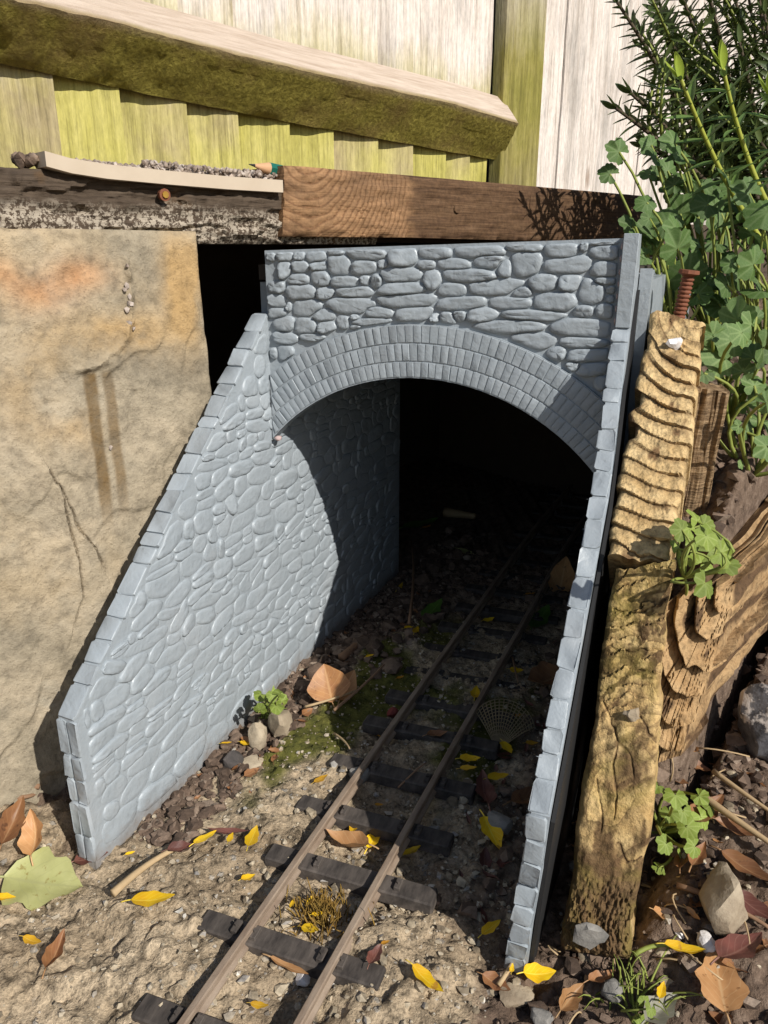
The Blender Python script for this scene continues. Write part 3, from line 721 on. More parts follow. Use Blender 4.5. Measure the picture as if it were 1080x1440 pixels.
# ------------------------------------------------------------------ garden wall: slab, beam, sleeper
def slab():
    c_tr = wallpt(278, 325); c_tl = wallpt(-330, 313); r1 = (c_tr - Q0) @ WD; r0 = (c_tl - Q0) @ WD
    rr = (wallpt(299, 560) - Q0) @ WD
    c00 = bedpt(r0, 0.03, -.03); c10 = bedpt(rr, 0.03, -.03); c01 = bedpt(r0, 0, c_tl[2]); c11 = bedpt(r1, 0, c_tr[2])
    nu, nv = 400, 380
    def uvpx(px, py):
        q = wallpt(px, py, .015); return ((q - Q0) @ WD - r0) / (r1 - r0), (q[2] + .03) / (c_tr[2] + .03)
    def seg(U, V, pts, wd):
        pts = [uvpx(*p) for p in pts]; d = np.full(U.shape, 9.0); side = np.zeros(U.shape); asp = (r1 - r0)
        for (a, b) in zip(pts[:-1], pts[1:]):
            a = np.array(a) * (asp, 1.06); b = np.array(b) * (asp, 1.06); e = b - a; L = e @ e
            qx = U * asp - a[0]; qy = V * 1.06 - a[1]; t = np.clip((qx * e[0] + qy * e[1]) / L, 0, 1)
            dd = np.hypot(qx - t * e[0], qy - t * e[1]); sg = np.sign(qx * e[1] - qy * e[0]); m = dd < d; d = np.where(m, dd, d); side = np.where(m, sg, side)
        return d, side
    ridge = [(180, 365), (184, 400), (186, 440), (178, 478), (160, 500), (138, 515), (108, 521)]
    cracks = [[(68, 660), (84, 690), (98, 716), (104, 742), (132, 768), (142, 795)], [(84, 690), (92, 740), (108, 790), (112, 840), (100, 880)]]
    store = {}
    def disp(U, V):
        x, y = U * (r1 - r0), V * 1.06
        h = .010 * fbm(x * 3.5, y * 3.5, 61, 4) + .0045 * fbm(x * 24, y * 24, 66, 5, .6)
        lay = fbm(x * 3 + 7, y * 2.2, 77, 4) * 4; h = h + .004 * (np.floor(lay) + sstep(.85, 1, lay - np.floor(lay)))
        d, sd = seg(U, V, ridge, 1)
        h = h + .006 * np.exp(-(d / .007) ** 2) * (1 + 1.4 * fbm(x * 60, y * 60, 4, 2)) + np.where(sd > 0, 1, 0) * .0015 * np.exp(-d / .05)
        ck = np.zeros(U.shape)
        for c in cracks:
            d, sd = seg(U + .016 * fbm(x * 18, y * 18, 88, 5, .6) / 2, V + .016 * fbm(x * 18, y * 18, 89, 5, .6), c, 1)
            wd_ = .0011 * (.5 + 1.6 * vn(x * 40, y * 40, 5)); h = h - .008 * np.exp(-(d / (wd_ * 1.4)) ** 2) + np.where(sd > 0, .006 * np.exp(-d / .03), 0); ck = np.maximum(ck, np.exp(-(d / wd_) ** 2) * (.15 + .6 * vn(x * 26, y * 26, 6)))
        store['crackd'] = ck
        edge = np.minimum(np.minimum(1 - U, 1 - V) , 1); h = h - .008 * np.exp(-edge / .006)
        # pigments: rust bloom, ochre veil, two old water runs
        nz = fbm(x * 9, y * 9, 91, 4)
        def ell(px, py, rx, ry):
            q = uvpx(px, py); sx = abs(uvpx(px + rx, py)[0] - q[0]); sy = abs(uvpx(px, py + ry)[1] - q[1]); return np.exp(-((U - q[0]) / sx) ** 2 - ((V - q[1]) / sy) ** 2)
        store['rust'] = np.clip((ell(128, 383, 34, 22) * 1.2 + ell(60, 410, 50, 28) * .7 + ell(5, 385, 25, 22) * .8) * (1.0 + .8 * nz), 0, 1)
        store['ochre'] = np.clip((ell(265, 400, 26, 90) + ell(75, 580, 50, 60) * .8 + ell(170, 470, 70, 30) * .5) * (.6 + 1.2 * nz), 0, .5)
        def run(x0, x1, y0, y1):
            a = uvpx(x0, y0); b = uvpx(x1, y0); t_ = uvpx(x0, y0)[1]; bt = uvpx(x0, y1)[1]; w_ = .004 * fbm(x * 25, y * 14, 93, 2)
            return sstep(a[0] - .006, a[0] + .006, U + w_) * sstep(b[0] + .006, b[0] - .006, U + w_) * sstep(t_ + .008, t_ - .004, V) * sstep(bt - .08, bt + .03, V)
        store['wet'] = np.clip(run(116, 134, 528, 705) + run(143, 158, 526, 690) * .8, 0, 1)
        return h
    v, f, at = block(c00, c10, c01, c11, -WN * .06, nu, nv, disp)
    n = nu * nv; ex = {k: np.concatenate([a.ravel(), np.zeros(len(v) - n)]) for k, a in store.items()}
    o = mk('stone_slab', v, f, SLAB, None, 40, loc=c00, attrs=ex)
    tag(o, 'large buff sandstone paving slab standing upright with rust patch, dark runs and cracks', 'stone slab')
    for i, (px, py, rad) in enumerate([(180, 374, 3.4), (179, 402, 3.6), (177, 408, 3), (184, 418, 3.6), (182, 426, 3.6), (180, 436, 4.2), (186, 428, 3.2), (184, 455, 4.2), (189, 462, 3), (157, 630, 3)]):
        q = wallpt(px, py, .02) - WN * .004
        vv, ff = blob(rad / 1083 * 1.6, 300 + i, 1, .6, (1, .8, 1.2)); mk('lime_nodule', np.array(vv) + (q - c00), ff, BALLAST, o, 40)
    return o
slab()
def beam():
    tl = wallpt(-330, 202, -.012); tr = wallpt(404, 263, -.012); bl = tl.copy(); br = tr.copy()
    zt = .5 * (wallpt(-70, 224, -.012)[2] + tr[2]); zb = wallpt(330, 343, -.012)[2]
    bl[2] = zb; br[2] = zb; tl[2] = zt; tr[2] = zt + .002
    br = br + WD * .25; tr = tr + WD * .25
    def disp(U, V):
        x, y = U * 1.65, V * .12
        h = .006 * fbm(x * 9, y * 60, 3, 4) + .0045 * fbm(x * 60, y * 60, 4, 3); h = h - .012 * np.exp(-(1 - V) / .08) - .012 * np.exp(-V / .08)
        return h - .010 * sstep(.58, .66, fbm(x * 7, y * 50, 8, 3) * .5 + .5)
    v, f, at = block(bl, br, tl, tr, -WN * .13, 330, 34, disp)
    o = mk('timber_beam', v, f, BEAM, None, 40, loc=bl, attrs=at)
    tag(o, 'blackened rotting timber beam flecked with white along the top of the slab', 'timber beam')
    q = wallpt(231, 274, .0) - bl
    mk('screw_hole', *tube([q + WN * .003, q - WN * .01], [.011, .009], 10), RUST, o, 30)
    mk('screw_head', *tube([q + WN * .0065, q + WN * .004], [.006, .0065], 8), BRASS, o, 30)
    return zt
ZB = beam()
def sleeper():
    OFF = .035
    Ab, At = wallpt(400, 326, .0), wallpt(404, 232, .0); Bb, Bt = wallpt(574, 334, OFF), wallpt(572, 246, OFF); Cc = wallpt(905, 290, OFF)
    zb = Bb[2]; zt = Bt[2]
    Ab[2] = zb; At[2] = At[2]; Cb = Cc.copy(); Cb[2] = zb - .01; Ct = Cc.copy(); Ct[2] = zt - .004
    split = (np.linalg.norm((Bb - Ab)[:2])) / (np.linalg.norm((Bb - Ab)[:2]) + np.linalg.norm((Cb - Bb)[:2]))
    nu, nv = 240, 40; U, V = np.meshgrid(np.linspace(0, 1, nu), np.linspace(0, 1, nv))
    j = split + .030 * fbm(U * 3, V * 7, 4, 4, .7); t1 = np.clip(U / split, 0, 1); t2 = np.clip((U - split) / (1 - split), 0, 1)
    lowp = Ab * (1 - t1[..., None]) + Bb * t1[..., None]; lowp = np.where((U > split)[..., None], Bb * (1 - t2[..., None]) + Cb * t2[..., None], lowp)
    top = At * (1 - t1[..., None]) + Bt * t1[..., None]; top = np.where((U > split)[..., None], Bt * (1 - t2[..., None]) + Ct * t2[..., None], top)
    P = lowp * (1 - V[..., None]) + top * V[..., None]
    endg = sstep(j + .02, j - .010, U) * np.clip(.75 + .6 * fbm(U * 14, V * 3, 44, 4), 0, 1)
    d = np.hypot((t1 - .18) * .40 * 1.2, (V - 1.75) * .13 * 1.0); ringv = d * 62 + .5 * fbm(U * 20, V * 4, 9, 2)
    h = -.004 * endg * sstep(.75, 1, ringv % 1) + .003 * fbm(U * 30, V * 8, 5, 3) * (1 + endg) - .006 * np.exp(-(1 - V) / .06) - .005 * np.exp(-V / .05) + .004 * fbm(U * 90, V * 2 + 5, 7, 2) * np.exp(-V / .08) * 2
    h = h - .008 * np.exp(-U / .008)
    P = P + WN * h[..., None]
    verts = P.reshape(-1, 3).tolist(); faces = [(a * nu + b, a * nu + b + 1, (a + 1) * nu + b + 1, (a + 1) * nu + b) for a in range(nv - 1) for b in range(nu - 1)]
    loop = list(range(nu)) + [a * nu + nu - 1 for a in range(1, nv)] + [(nv - 1) * nu + b for b in range(nu - 2, -1, -1)] + [a * nu for a in range(nv - 2, 0, -1)]
    st = len(verts); verts += [(np.array(verts[i]) - WN * .22 - ZV * 0).tolist() for i in loop]
    for i in range(len(loop)): k = (i + 1) % len(loop); faces.append((loop[k], loop[i], st + i, st + k))
    faces.append(tuple(range(st + len(loop) - 1, st - 1, -1)))
    z0 = np.zeros(len(loop))
    o = mk('timber_sleeper', verts, faces, SLEEPER, None, 40, loc=Ab, attrs={'ring': np.concatenate([ringv.ravel(), z0]), 'endg': np.concatenate([endg.ravel(), z0])})
    tag(o, 'sawn brown timber sleeper with pale end grain lying above the portal', 'timber sleeper')
    q = wallpt(642, 294, OFF) - Ab
    mk('knot', *tube([q + WN * .002, q + WN * .0045, q + WN * .005], [.011, .0095, .005], 10), SLEEPER, o, 30)
sleeper()
# lath, gravel and pencil on the beam
lp_ = [wallpt(x, y, .002) for x, y in ((64, 223), (100, 233), (150, 241), (230, 249), (320, 257), (398, 262))]
LB = np.array(lp_); vv = []
for i, p in enumerate(LB):
    th = .0115
    for o_, z_ in ((0, -th), (0, th), (-.05, th), (-.05, -th)): vv.append(p + WN * o_ + ZV * z_)
ff = [(i * 4 + j, i * 4 + (j + 1) % 4, i * 4 + 4 + (j + 1) % 4, i * 4 + 4 + j) for i in range(5) for j in range(4)] + [(3, 2, 1, 0), (20, 21, 22, 23)]
o = fixn(mk('wooden_lath', vv, ff, LATH, None, 30, loc=LB[0])); tag(o, 'thin bent strip of pale wood lying along the black beam', 'lath')
parts = []
for i in range(1000):
    t = random.random() ** .8; px = 105 + t * 300; base = np.interp(px, [105, 230, 400], [232, 245, 259])
    q = wallpt(px, base - 1, -.03 - .07 * random.random()); q[2] += -.004 + .022 * random.random() * (1 if px > 200 else .5)
    v, f = blob(random.uniform(.003, .0065), i, 1, .5); parts.append((np.array(v) + q, f))
kind(mk('ballast_gravel', *merge(parts), BALLAST, None, 50), 'stuff')
parts = []
for i in range(60):
    q = wallpt(random.uniform(22, 66), 226 + random.uniform(-5, 4), -.03 - .04 * random.random()); v, f = blob(random.uniform(.006, .012), i + 900, 1, .6); parts.append((np.array(v) + q, f))
kind(mk('soil_clump', *merge(parts), CRUMB, None, 50), 'stuff')
def pencil():
    a = wallpt(350, 231, -.045); b = wallpt(470, 258, -.045); d = b - a; d /= np.linalg.norm(d); r = .0125
    root = thing('pencil', 'sharpened dark green pencil lying on the gravel beside the brown sleeper', 'pencil', a)
    def pr(x0, r0, x1, r1, n=6): return tube([d * x0, d * x1], [r0, r1], n)
    mk('lead', *pr(0, .0008, .014, .0032, 8), PCL_L, root, 40); mk('sharpened_wood', *pr(.0135, .0031, .047, r * .98, 10), PCL_W, root, 40)
    mk('body', *tube([d * .046, d * .05, d * .40], [r * .96, r, r], 6), PCL_G, root, 25)
pencil()
# ------------------------------------------------------------------ end-grain timbers on the right
def slopept(px, py, lift):            # pixel onto the plane that follows the right wing's slope
    p0 = tun(.75, -.568, .29 + lift); n = np.cross(W, D * .70 + ZV * .714); return onplane(px, py, p0, n)
def logA():
    bl, br, tl, tr = slopept(850, 778, -.02), slopept(947, 792, -.02), slopept(920, 437, -.02), slopept(990, 452, -.02)
    back = np.cross(br - bl, tl - bl); back /= np.linalg.norm(back); back = back if back @ np.array([0, -1, .5]) < 0 else -back
    nu, nv = 70, 240
    U, V = np.meshgrid(np.linspace(0, 1, nu), np.linspace(0, 1, nv))
    def rg(U, V): return np.hypot((U - .80) * .30, (V - 1.02) * 1.0) * 16 + .30 * fbm(U * 1.5, V * 5, 5, 3)
    def disp(U, V):
        r = rg(U, V); fr = r - np.floor(r); k = sstep(.92, .78, V)
        h = k * (.0075 * (fr - .5)) * (.4 + vn(V * 9, U * 2, 3)) + .0035 * fbm(U * 5, V * 16, 6, 4) + .0012 * fbm(U * 30, V * 90, 16, 3)
        return h - .012 * np.exp(-U / .04) - .010 * np.exp(-(1 - U) / .03) + .012 * np.exp(-((U - .55) / .25) ** 2 - ((V - .86) / .03) ** 2) * fbm(U * 8, V * 40, 9, 3)
    def warp(U, V):
        r = np.floor(rg(U, V)); e = (ihash(r, r * 0, 5) - .5) * .13 + .05 * fbm(V * 0 + r, V * 9, 3, 2); jag = .05 * fbm(V * 20, V * 0, 13, 3)
        U2 = U + (1 - U) ** 2 * (e + jag) + U ** 2 * ((ihash(r, r * 0, 8) - .5) * .12 + .04 * fbm(V * 25, V * 0 + 4, 17, 3))
        return U2, V + .012 * fbm(U * 7, V * 2, 23, 3) * (V > .96) + .01 * fbm(U * 6, V, 29, 2) * (V < .03)
    v, f, at = block(bl, br, tl, tr, back * .13, nu, nv, disp, warp)
    r = rg(U, V); st = sstep(.15, .5, fbm(U * 4, V * 10, 31, 4)) * .6 + .5 * np.exp(-((U - .5) / .3) ** 2 - ((V - .80) / .05) ** 2)
    z0 = np.zeros(len(v) - nu * nv)
    root = mk('timber_offcut', v, f, LOG_A, None, 40, loc=bl, attrs={'ring': np.concatenate([r.ravel(), z0 + .5]), 'stain': np.concatenate([st.ravel(), z0])})
    tag(root, 'upper pale split timber end with stepped growth rings and a rusty screw on top', 'timber')
    n = np.cross(br - bl, tl - bl); n /= np.linalg.norm(n); n = n if n[1] < 0 else -n
    q = slopept(948, 485, -.02) + n * .004 - bl
    vv, ff = blob(.0145, 77, 2, .7, (1, .6, 1)); mk('filler_plug', np.array(vv) + q, ff, ST_WHITE, root, 40)
    q = slopept(956, 440, -.03) - bl; ax = ZV * .95 + W * .1
    pts = [q - ax * .03 + ax * t for t in np.linspace(0, .095, 40)]; rad = [.0085 + .0028 * (math.sin(i * 2.1) > 0) for i in range(40)]
    sc = mk('screw', *tube(pts, rad, 8), RUST, root, 50); e = pts[-1]
    mk('head', *tube([e, e + ax * .004, e + ax * .010], [.010, .018, .017], 10), RUST, sc, 30)
    return bl
logA()
def logB():
    zb = .0
    bl = tun(.752, -.540, -.05); br = tun(.873, -.545, -.05)
    bl = onplane(783, 1350, tun(.75, -.545), D * .93 - ZV * .37); br = onplane(893, 1364, tun(.75, -.545), D * .93 - ZV * .37)
    tl = onplane(864, 803, tun(.75, -.545), D * .93 - ZV * .37); tr = onplane(948, 790, tun(.75, -.545), D * .93 - ZV * .37)
    nu, nv = 80, 300; U, V = np.meshgrid(np.linspace(0, 1, nu), np.linspace(0, 1, nv))
    def rg(U, V): return np.where(V > .5, np.hypot((U - .5) * .25, V - .40) * 26, np.hypot((U - .45) * .30, V - .43) * 11) + .45 * fbm(U * 3, V * 9, 65, 4) + sstep(.5, .6, V) * .9 * fbm(U * 3, V * 18, 15, 4)
    CR = [[(.10, .665), (.30, .60), (.45, .555), (.62, .52), (.72, .47)], [(.45, .555), (.40, .50), (.52, .42), (.50, .36)], [(.72, .62), (.86, .57), (.97, .56)], [(.20, .46), (.32, .40), (.36, .33)], [(.60, .30), (.78, .26), (.95, .27)], [(.15, .80), (.40, .785), (.70, .79), (.95, .775)], [(.08, .73), (.35, .72), (.66, .735), (.96, .72)], [(.1, .90), (.5, .885), (.9, .895)]]
    def crk(U, V):
        d = np.full(U.shape, 9.0); u2 = U + .03 * fbm(U * 7, V * 22, 61, 4); v2 = V + .010 * fbm(U * 8, V * 24, 62, 4)
        for c in CR:
            for (x0, y0), (x1, y1) in zip(c[:-1], c[1:]):
                a = np.array((x0 * .13, y0 * .60)); e = np.array((x1 * .13, y1 * .60)) - a; qx = u2 * .13 - a[0]; qy = v2 * .60 - a[1]
                t = np.clip((qx * e[0] + qy * e[1]) / (e @ e), 0, 1); d = np.minimum(d, np.hypot(qx - t * e[0], qy - t * e[1]))
        return np.exp(-(d / .0015) ** 2) * (.3 + .7 * vn(U * 6, V * 30, 64))
    def disp(U, V):
        r = rg(U, V); fr = r - np.floor(r); k = sstep(.55, .8, V) * .006
        h = k * (fr - .5) - .004 * crk(U, V) + .005 * fbm(U * 4, V * 12, 26, 3) + .0035 * fbm(U * 26, V * 90, 27, 3) * (.2 + 1.6 * sstep(.25, .15, V)) 
        h = h - .016 * np.exp(-U / .04) - .010 * np.exp(-(1 - U) / .03) - .03 * np.exp(-V / .02)
        return h
    def warp(U, V):
        return U + (1 - U) ** 2 * .07 * fbm(V * 9, V * 0, 43, 4) + U ** 2 * (.10 * fbm(V * 8, V * 0 + 5, 44, 4) + .07 * (ihash(np.floor(V * 7 + .2), V * 0, 2) - .5) - .05 * sstep(.22, .16, V)), V + .010 * fbm(U * 6, V, 49, 3) * (V > .97) + .012 * (U - .5) ** 2 * (V < .08)
    n = D * .93 - ZV * .37
    v, f, at = block(bl, br, tl, tr, n * .14, nu, nv, disp, warp)
    r = rg(U, V)
    ln = fbm(U * 5 + V * 7, V * 42 - U * 5, 59, 4); st = sstep(.34, .20, V + .08 * fbm(U * 5, V * 12, 55, 3)) * .8 + .75 * sstep(.12, .4, ln) * sstep(.16, .24, V) * (.4 + sstep(.55, .8, V)) + sstep(.2, .7, fbm(U * 3 + 2, V * 9, 56, 4)) * .55 + .7 * np.exp(-((U - .62) / .3) ** 2 - ((V - .50) / .06) ** 2) + .75 * crk(U, V) + .5 * sstep(.05, .35, fbm(U * 2, V * 70, 63, 3)) * sstep(.6, .75, V) + .5 * sstep(.60, .9, V) * sstep(.0, .4, fbm(U * 8, V * 40, 58, 3))
    z0 = np.zeros(len(v) - nu * nv)
    root = mk('timber_offcut', v, f, LOG_B, None, 40, loc=bl, attrs={'ring': np.concatenate([r.ravel(), z0 + .5]), 'stain': np.concatenate([st.ravel(), z0])})
    tag(root, 'tall mossy yellow timber end standing on the soil beside the right wing wall', 'timber')
    q = onplane(833, 1308, tun(.75, -.545), n) - n * .012 
    vv, ff = blob(.024, 91, 2, .5, (1.0, .35, 1.1)); o = mk('flint_chip', vv, ff, ST_GREY, None, 30, loc=(0, 0, 0)); o.location = Vector(q * S)
    tag(o, 'small grey flint chip stuck on the foot of the mossy timber', 'stone')
    vv, ff = blob(.010, 92, 2, .7, (1.4, .6, 1.3)); q = onplane(890, 1005, tun(.75, -.545), n) - n * .006 - bl; mk('filler_plug', np.array(vv) + q, ff, ST_TAN, root, 40)
logB()
def stake():
    Y = 1.29
    bl, br, tl, tr = aty(935, 800, Y), aty(962, 800, Y), aty(975, 546, Y), aty(1031, 551, Y)
    bl = aty(930, 740, Y); br = aty(987, 740, Y); bl[2] -= .25; br[2] -= .25
    def disp(U, V): return .008 * fbm(U * 12, V * 3, 63, 4) - .012 * np.exp(-U / .05) - .012 * np.exp(-(1 - U) / .05) - .01 * sstep(.62, .7, fbm(U * 14, V * 2.5, 64, 2) * .5 + .5)
    v, f, at = block(bl, br, tl, tr, (.02, .09, 0), 40, 60, disp, lambda U, V: (U + .03 * fbm(V * 6, U * 0, 71, 3), V + .012 * fbm(U * 7, V * 0, 72, 3) * (V > .97)))
    tag(mk('timber_stake', v, f, STAKE, None, 40, loc=bl), 'short upright brown timber stake behind the pale split timber', 'timber')
stake()
def logD():
    E0 = tun(.885, -.25, .10)
    ax = DDIR[0] * W + DDIR[1] * D + ZV * .10; ax /= np.linalg.norm(ax)
    # end face: spans from top-left to lower right
    tl, tr, bl, br = aty(938, 850, 1.04), aty(1035, 800, 1.12), aty(905, 1110, 1.0), aty(958, 1095, .985)
    nu, nv = 90, 130; U, V = np.meshgrid(np.linspace(0, 1, nu), np.linspace(0, 1, nv))
    def rg(U, V): return np.hypot((U - 1.0) * .16, (V - 1.0) * .30) * 21 + .22 * fbm(U * 3, V * 4, 83, 2)
    def disp(U, V):
        r = rg(U, V); fl = np.floor(r); fr = r - fl
        cr = np.abs(fbm(np.arctan2(V - 1, U - 1) * 9 + fl * 7, r * .35, 85, 3)); return -.022 * fl - .022 * sstep(.90, 1.0, fr) + .05 + .0025 * fbm(U * 12, V * 16, 84, 4) - .008 * sstep(.05, .0, cr) + .008 * fr
    def warp(U, V):
        r = np.floor(rg(U, V)); return U + U ** 2 * (ihash(r, r * 0, 4) - .5) * .12, V + V ** 2 * .03 * fbm(U * 8, V, 86, 2)
    back = np.array([.42, .50, .06])
    v, f, at = block(bl, br, tl, tr, back, nu, nv, disp, warp, backs=24)
    # rough, decayed sides
    n0 = nu * nv; w = v[n0:]; nz = fbm(w[:, 0] * 22, w[:, 2] * 30 + w[:, 1] * 9, 87, 4); lay = np.floor((w[:, 2] * 9 + w[:, 0] * 2 + .8 * fbm(w[:, 0] * 4, w[:, 2] * 9, 95, 3)) * 2.2); v[n0:] += np.outer(nz * .012 + (ihash(lay, lay * 0, 3) - .5) * .020, [.8, -.5, .4])
    r = rg(U, V); st = sstep(.0, .5, fbm(U * 6, V * 8, 88, 4)) * .7
    z0 = np.zeros(len(v) - n0); rn = fbm(w[:, 0] * 5, w[:, 2] * 26, 89, 3)
    root = mk('timber_offcut', v, f, LOG_D, None, 45, loc=bl, attrs={'ring': np.concatenate([r.ravel(), z0 + .5]), 'stain': np.concatenate([st.ravel(), np.clip(.25 + sstep(-.15, .4, rn) * .75, 0, 1)])})
    tag(root, 'decayed brown log with fanned open growth rings lying on the soil behind the mossy timber', 'timber')
logD()

# ------------------------------------------------------------------ fence behind
def fence():
    Y0, TF = 4.0, 1.08
    fd = np.array([1, TF, 0]); fd /= np.linalg.norm(fd); fn = np.array([fd[1], -fd[0], 0]); P0 = np.array([0, Y0, 0])
    fpt = lambda px, py, off=0.0: onplane(px, py, P0 + fn * off, fn)
    R = lambda px, py, off=0.0: float((fpt(px, py, off) - P0) @ fd)
    root = thing('wooden_fence', 'weathered wooden fence of upright boards with a mossy rail and post', 'fence', P0)
    L = lambda r, off, z: fd * r + fn * off + ZV * z
    def board(r0, r1, z0, z1, off, seed, lap):
        rr = np.random.default_rng(seed); nz = 16; v = []
        for k in range(nz + 1):
            z = z0 + (z1 - z0) * k / nz; wv = .004 * math.sin(k * .7 + seed)
            for r_, o_ in ((r0, 0), (r1, lap), (r1, lap - .05), (r0, -.028)): v.append(L(r_ + wv + rr.normal(0, .002), off + o_ + rr.normal(0, .0015), z))
        f = [(k * 4 + j, k * 4 + (j + 1) % 4, k * 4 + 4 + (j + 1) % 4, k * 4 + 4 + j) for k in range(nz) for j in range(4)] + [(3, 2, 1, 0), (nz * 4, nz * 4 + 1, nz * 4 + 2, nz * 4 + 3)]
        return v, f
    edges = [-980, -745, -550, -385, -245, -120, -8, 88, 181, 272, 343, 414, 475, 537, 586, 634, 668, 692]
    for i in range(len(edges) - 1):
        r0, r1 = R(edges[i], 200), R(edges[i + 1], 200)
        fixn(mk('board', *board(r0 - .01, r1 + .004, 1.02, 3.6, -.075, i, .045), FENCE, root, 30))
    ex = [757, 792, 846, 905, 960, 1015, 1075, 1140, 1210]
    for i in range(len(ex) - 1):
        r0, r1 = R(ex[i], 200), R(ex[i + 1], 200)
        fixn(mk('board', *board(r0 + .004, r1 - .004, 1.02, 3.6, -.05 + .02 * (i % 2), 40 + i, .012), FENCE2, root, 30))
    # post
    r0, r1 = R(711, 100, .025), R(765, 100, .025)
    rb = R(699, 100, -.2); mk('gap_shade_board', *bevbox(L(rb, -.26, 2.3), (1.3, .16, .02), .005, [ZV, fd, fn]), DARKW, root, 30)  # dark board added behind the gap beside the post to paint its shade
    v, f = bevbox(L((r0 + r1) / 2, -.02, 2.5), (1.48, (r1 - r0) / 2, .045), .012, [ZV, fd, fn])
    mk('post', v, f, POST, root, 30)
    # triangular rail: two arms of the section plus flat back, worn edge, one mesh
    xs = np.concatenate([np.linspace(-900, -110, 24), np.linspace(-90, 703, 90)]); AP = []; TB = []; LB_ = []
    depth = .14
    for x in xs:
        ya = np.interp(x, [-900, -90, 30, 150, 290, 420, 540, 640, 736], [-286, -35, 2, 28, 65, 97, 124, 146, 176])
        yb = np.interp(x, [-900, -90, 0, 180, 360, 540, 703], [-70, 74, 90, 127, 163, 196, 226])
        yt = np.interp(x, [-900, -90, 190, 400, 540, 640, 703], [-355, -92, -2, 58, 92, 117, 137])
        xa = x + 27 * max(0, (x - 560) / 143) ** 1.5; ya = np.interp(xa, [-900, -90, 30, 150, 290, 420, 540, 640, 736], [-286, -35, 2, 28, 65, 97, 124, 146, 176])
        r_ = R(x, yb, -.02)
        AP.append((R(xa, ya, depth), fpt(xa, ya, depth)[2])); LB_.append((r_, fpt(x, yb, -.02)[2])); TB.append((r_, fpt(x, yt, -.02)[2]))
    nrow = 15; v = []; top = []; edge = []
    for i in range(len(xs)):
        a, l, t = AP[i], LB_[i], TB[i]
        for k in range(nrow):
            q = k / (nrow - 1)
            if q <= .5: w_ = q / .5; p = L(l[0] * (1 - w_) + a[0] * w_, -.02 * (1 - w_) + depth * w_, l[1] * (1 - w_) + a[1] * w_); tv = 0
            else: w_ = (q - .5) / .5; p = L(a[0] * (1 - w_) + t[0] * w_, depth * (1 - w_) - .02 * w_, a[1] * (1 - w_) + t[1] * w_); tv = 1
            nn = fbm(np.array([i * .35]), np.array([k * .8]), 7, 4)[0]; p = p + (fn * .6 - ZV * .4) * nn * (.016 if tv == 0 else .006)
            if abs(q - .5) < .01: p = p - fn * (.004 + .012 * nn)
            v.append(p); top.append(tv); edge.append(.7 if abs(q - .5) < .01 else 0)
        v.append(L(t[0], -.03, (t[1] + l[1]) / 2)); top.append(0); edge.append(0)
    m = nrow + 1; f = [(i * m + k, i * m + (k + 1) % m, (i + 1) * m + (k + 1) % m, (i + 1) * m + k) for i in range(len(xs) - 1) for k in range(m)]
    f += [tuple(range(m)), tuple(range((len(xs) - 1) * m + m - 1, (len(xs) - 1) * m - 1, -1))]
    fixn(mk('rail', v, f, RAILM, root, 50, attrs={'top': top, 'edge': edge}))
    return root
fence()

# ------------------------------------------------------------------ loose material
def scatter(name, mat, n, spot, rlo, rhi, seed, sub=1):
    r = np.random.default_rng(seed); base = [blob(1, seed + k, sub, .5, (1, r.uniform(.7, 1), r.uniform(.55, .85))) for k in range(10)]
    V = []; Fc = []; m = 0; k = 0
    P = spot(r, n)
    zz = ground_z(P[:, 0], P[:, 1])[0]
    for (x, y), z in zip(P, zz):
        v, f = base[r.integers(10)]; a = r.uniform(0, 6.28); c, s_ = math.cos(a), math.sin(a); sc = rlo * (rhi / rlo) ** (r.random() ** 2.6)
        q = np.array(v) * sc; q = np.stack([q[:, 0] * c - q[:, 1] * s_, q[:, 0] * s_ + q[:, 1] * c, q[:, 2]], -1) + (x, y, z + sc * .25)
        V.append(q); Fc += [tuple(i + m for i in t) for t in f]; m += len(q)
    return kind(mk(name, np.concatenate(V), Fc, mat, None, 28), 'stuff')
def spot_sb(s0, s1, b0, b1):
    def fn(r, n):
        s_ = r.uniform(s0, s1, n); b = r.uniform(b0, b1, n); return np.stack([O[0] + W[0] * s_ + D[0] * b, O[1] + W[1] * s_ + D[1] * b], -1)
    return fn
def spot_soil(r, n):
    P = np.stack([r.uniform(-.75, 1.0, n * 6), r.uniform(.62, 2.3, n * 6)], -1)
    so = ground_z(P[:, 0], P[:, 1], False)[1]; rx, ry = P[:, 0] - O[0], P[:, 1] - O[1]; s_ = rx * W[0] + ry * W[1]
    ok = (so > r.uniform(.3, .9, len(so))) & ~((s_ > -.05) & (s_ < .0)); return P[ok][:n]
scatter('soil_crumbs', CRUMB, 3600, spot_soil, .004, .022, 101)
scatter('trough_soil', CRUMB, 2600, spot_sb(.006, .12, -.56, .7), .0022, .020, 102, 2)
scatter('tunnel_rubble', CRUMB, 260, spot_sb(.02, .23, .0, 1.2), .010, .034, 108, 2)
scatter('concrete_grit', GRIT, 5200, spot_sb(-.12, .70, -1.05, .45), .0016, .008, 103)
scatter('track_gravel', GRIT, 650, spot_sb(.26, .66, -1.0, -.2), .0035, .014, 104)
scatter('bank_soil', CRUMB, 900, spot_sb(.9, 1.5, -.25, .6), .006, .026, 105)

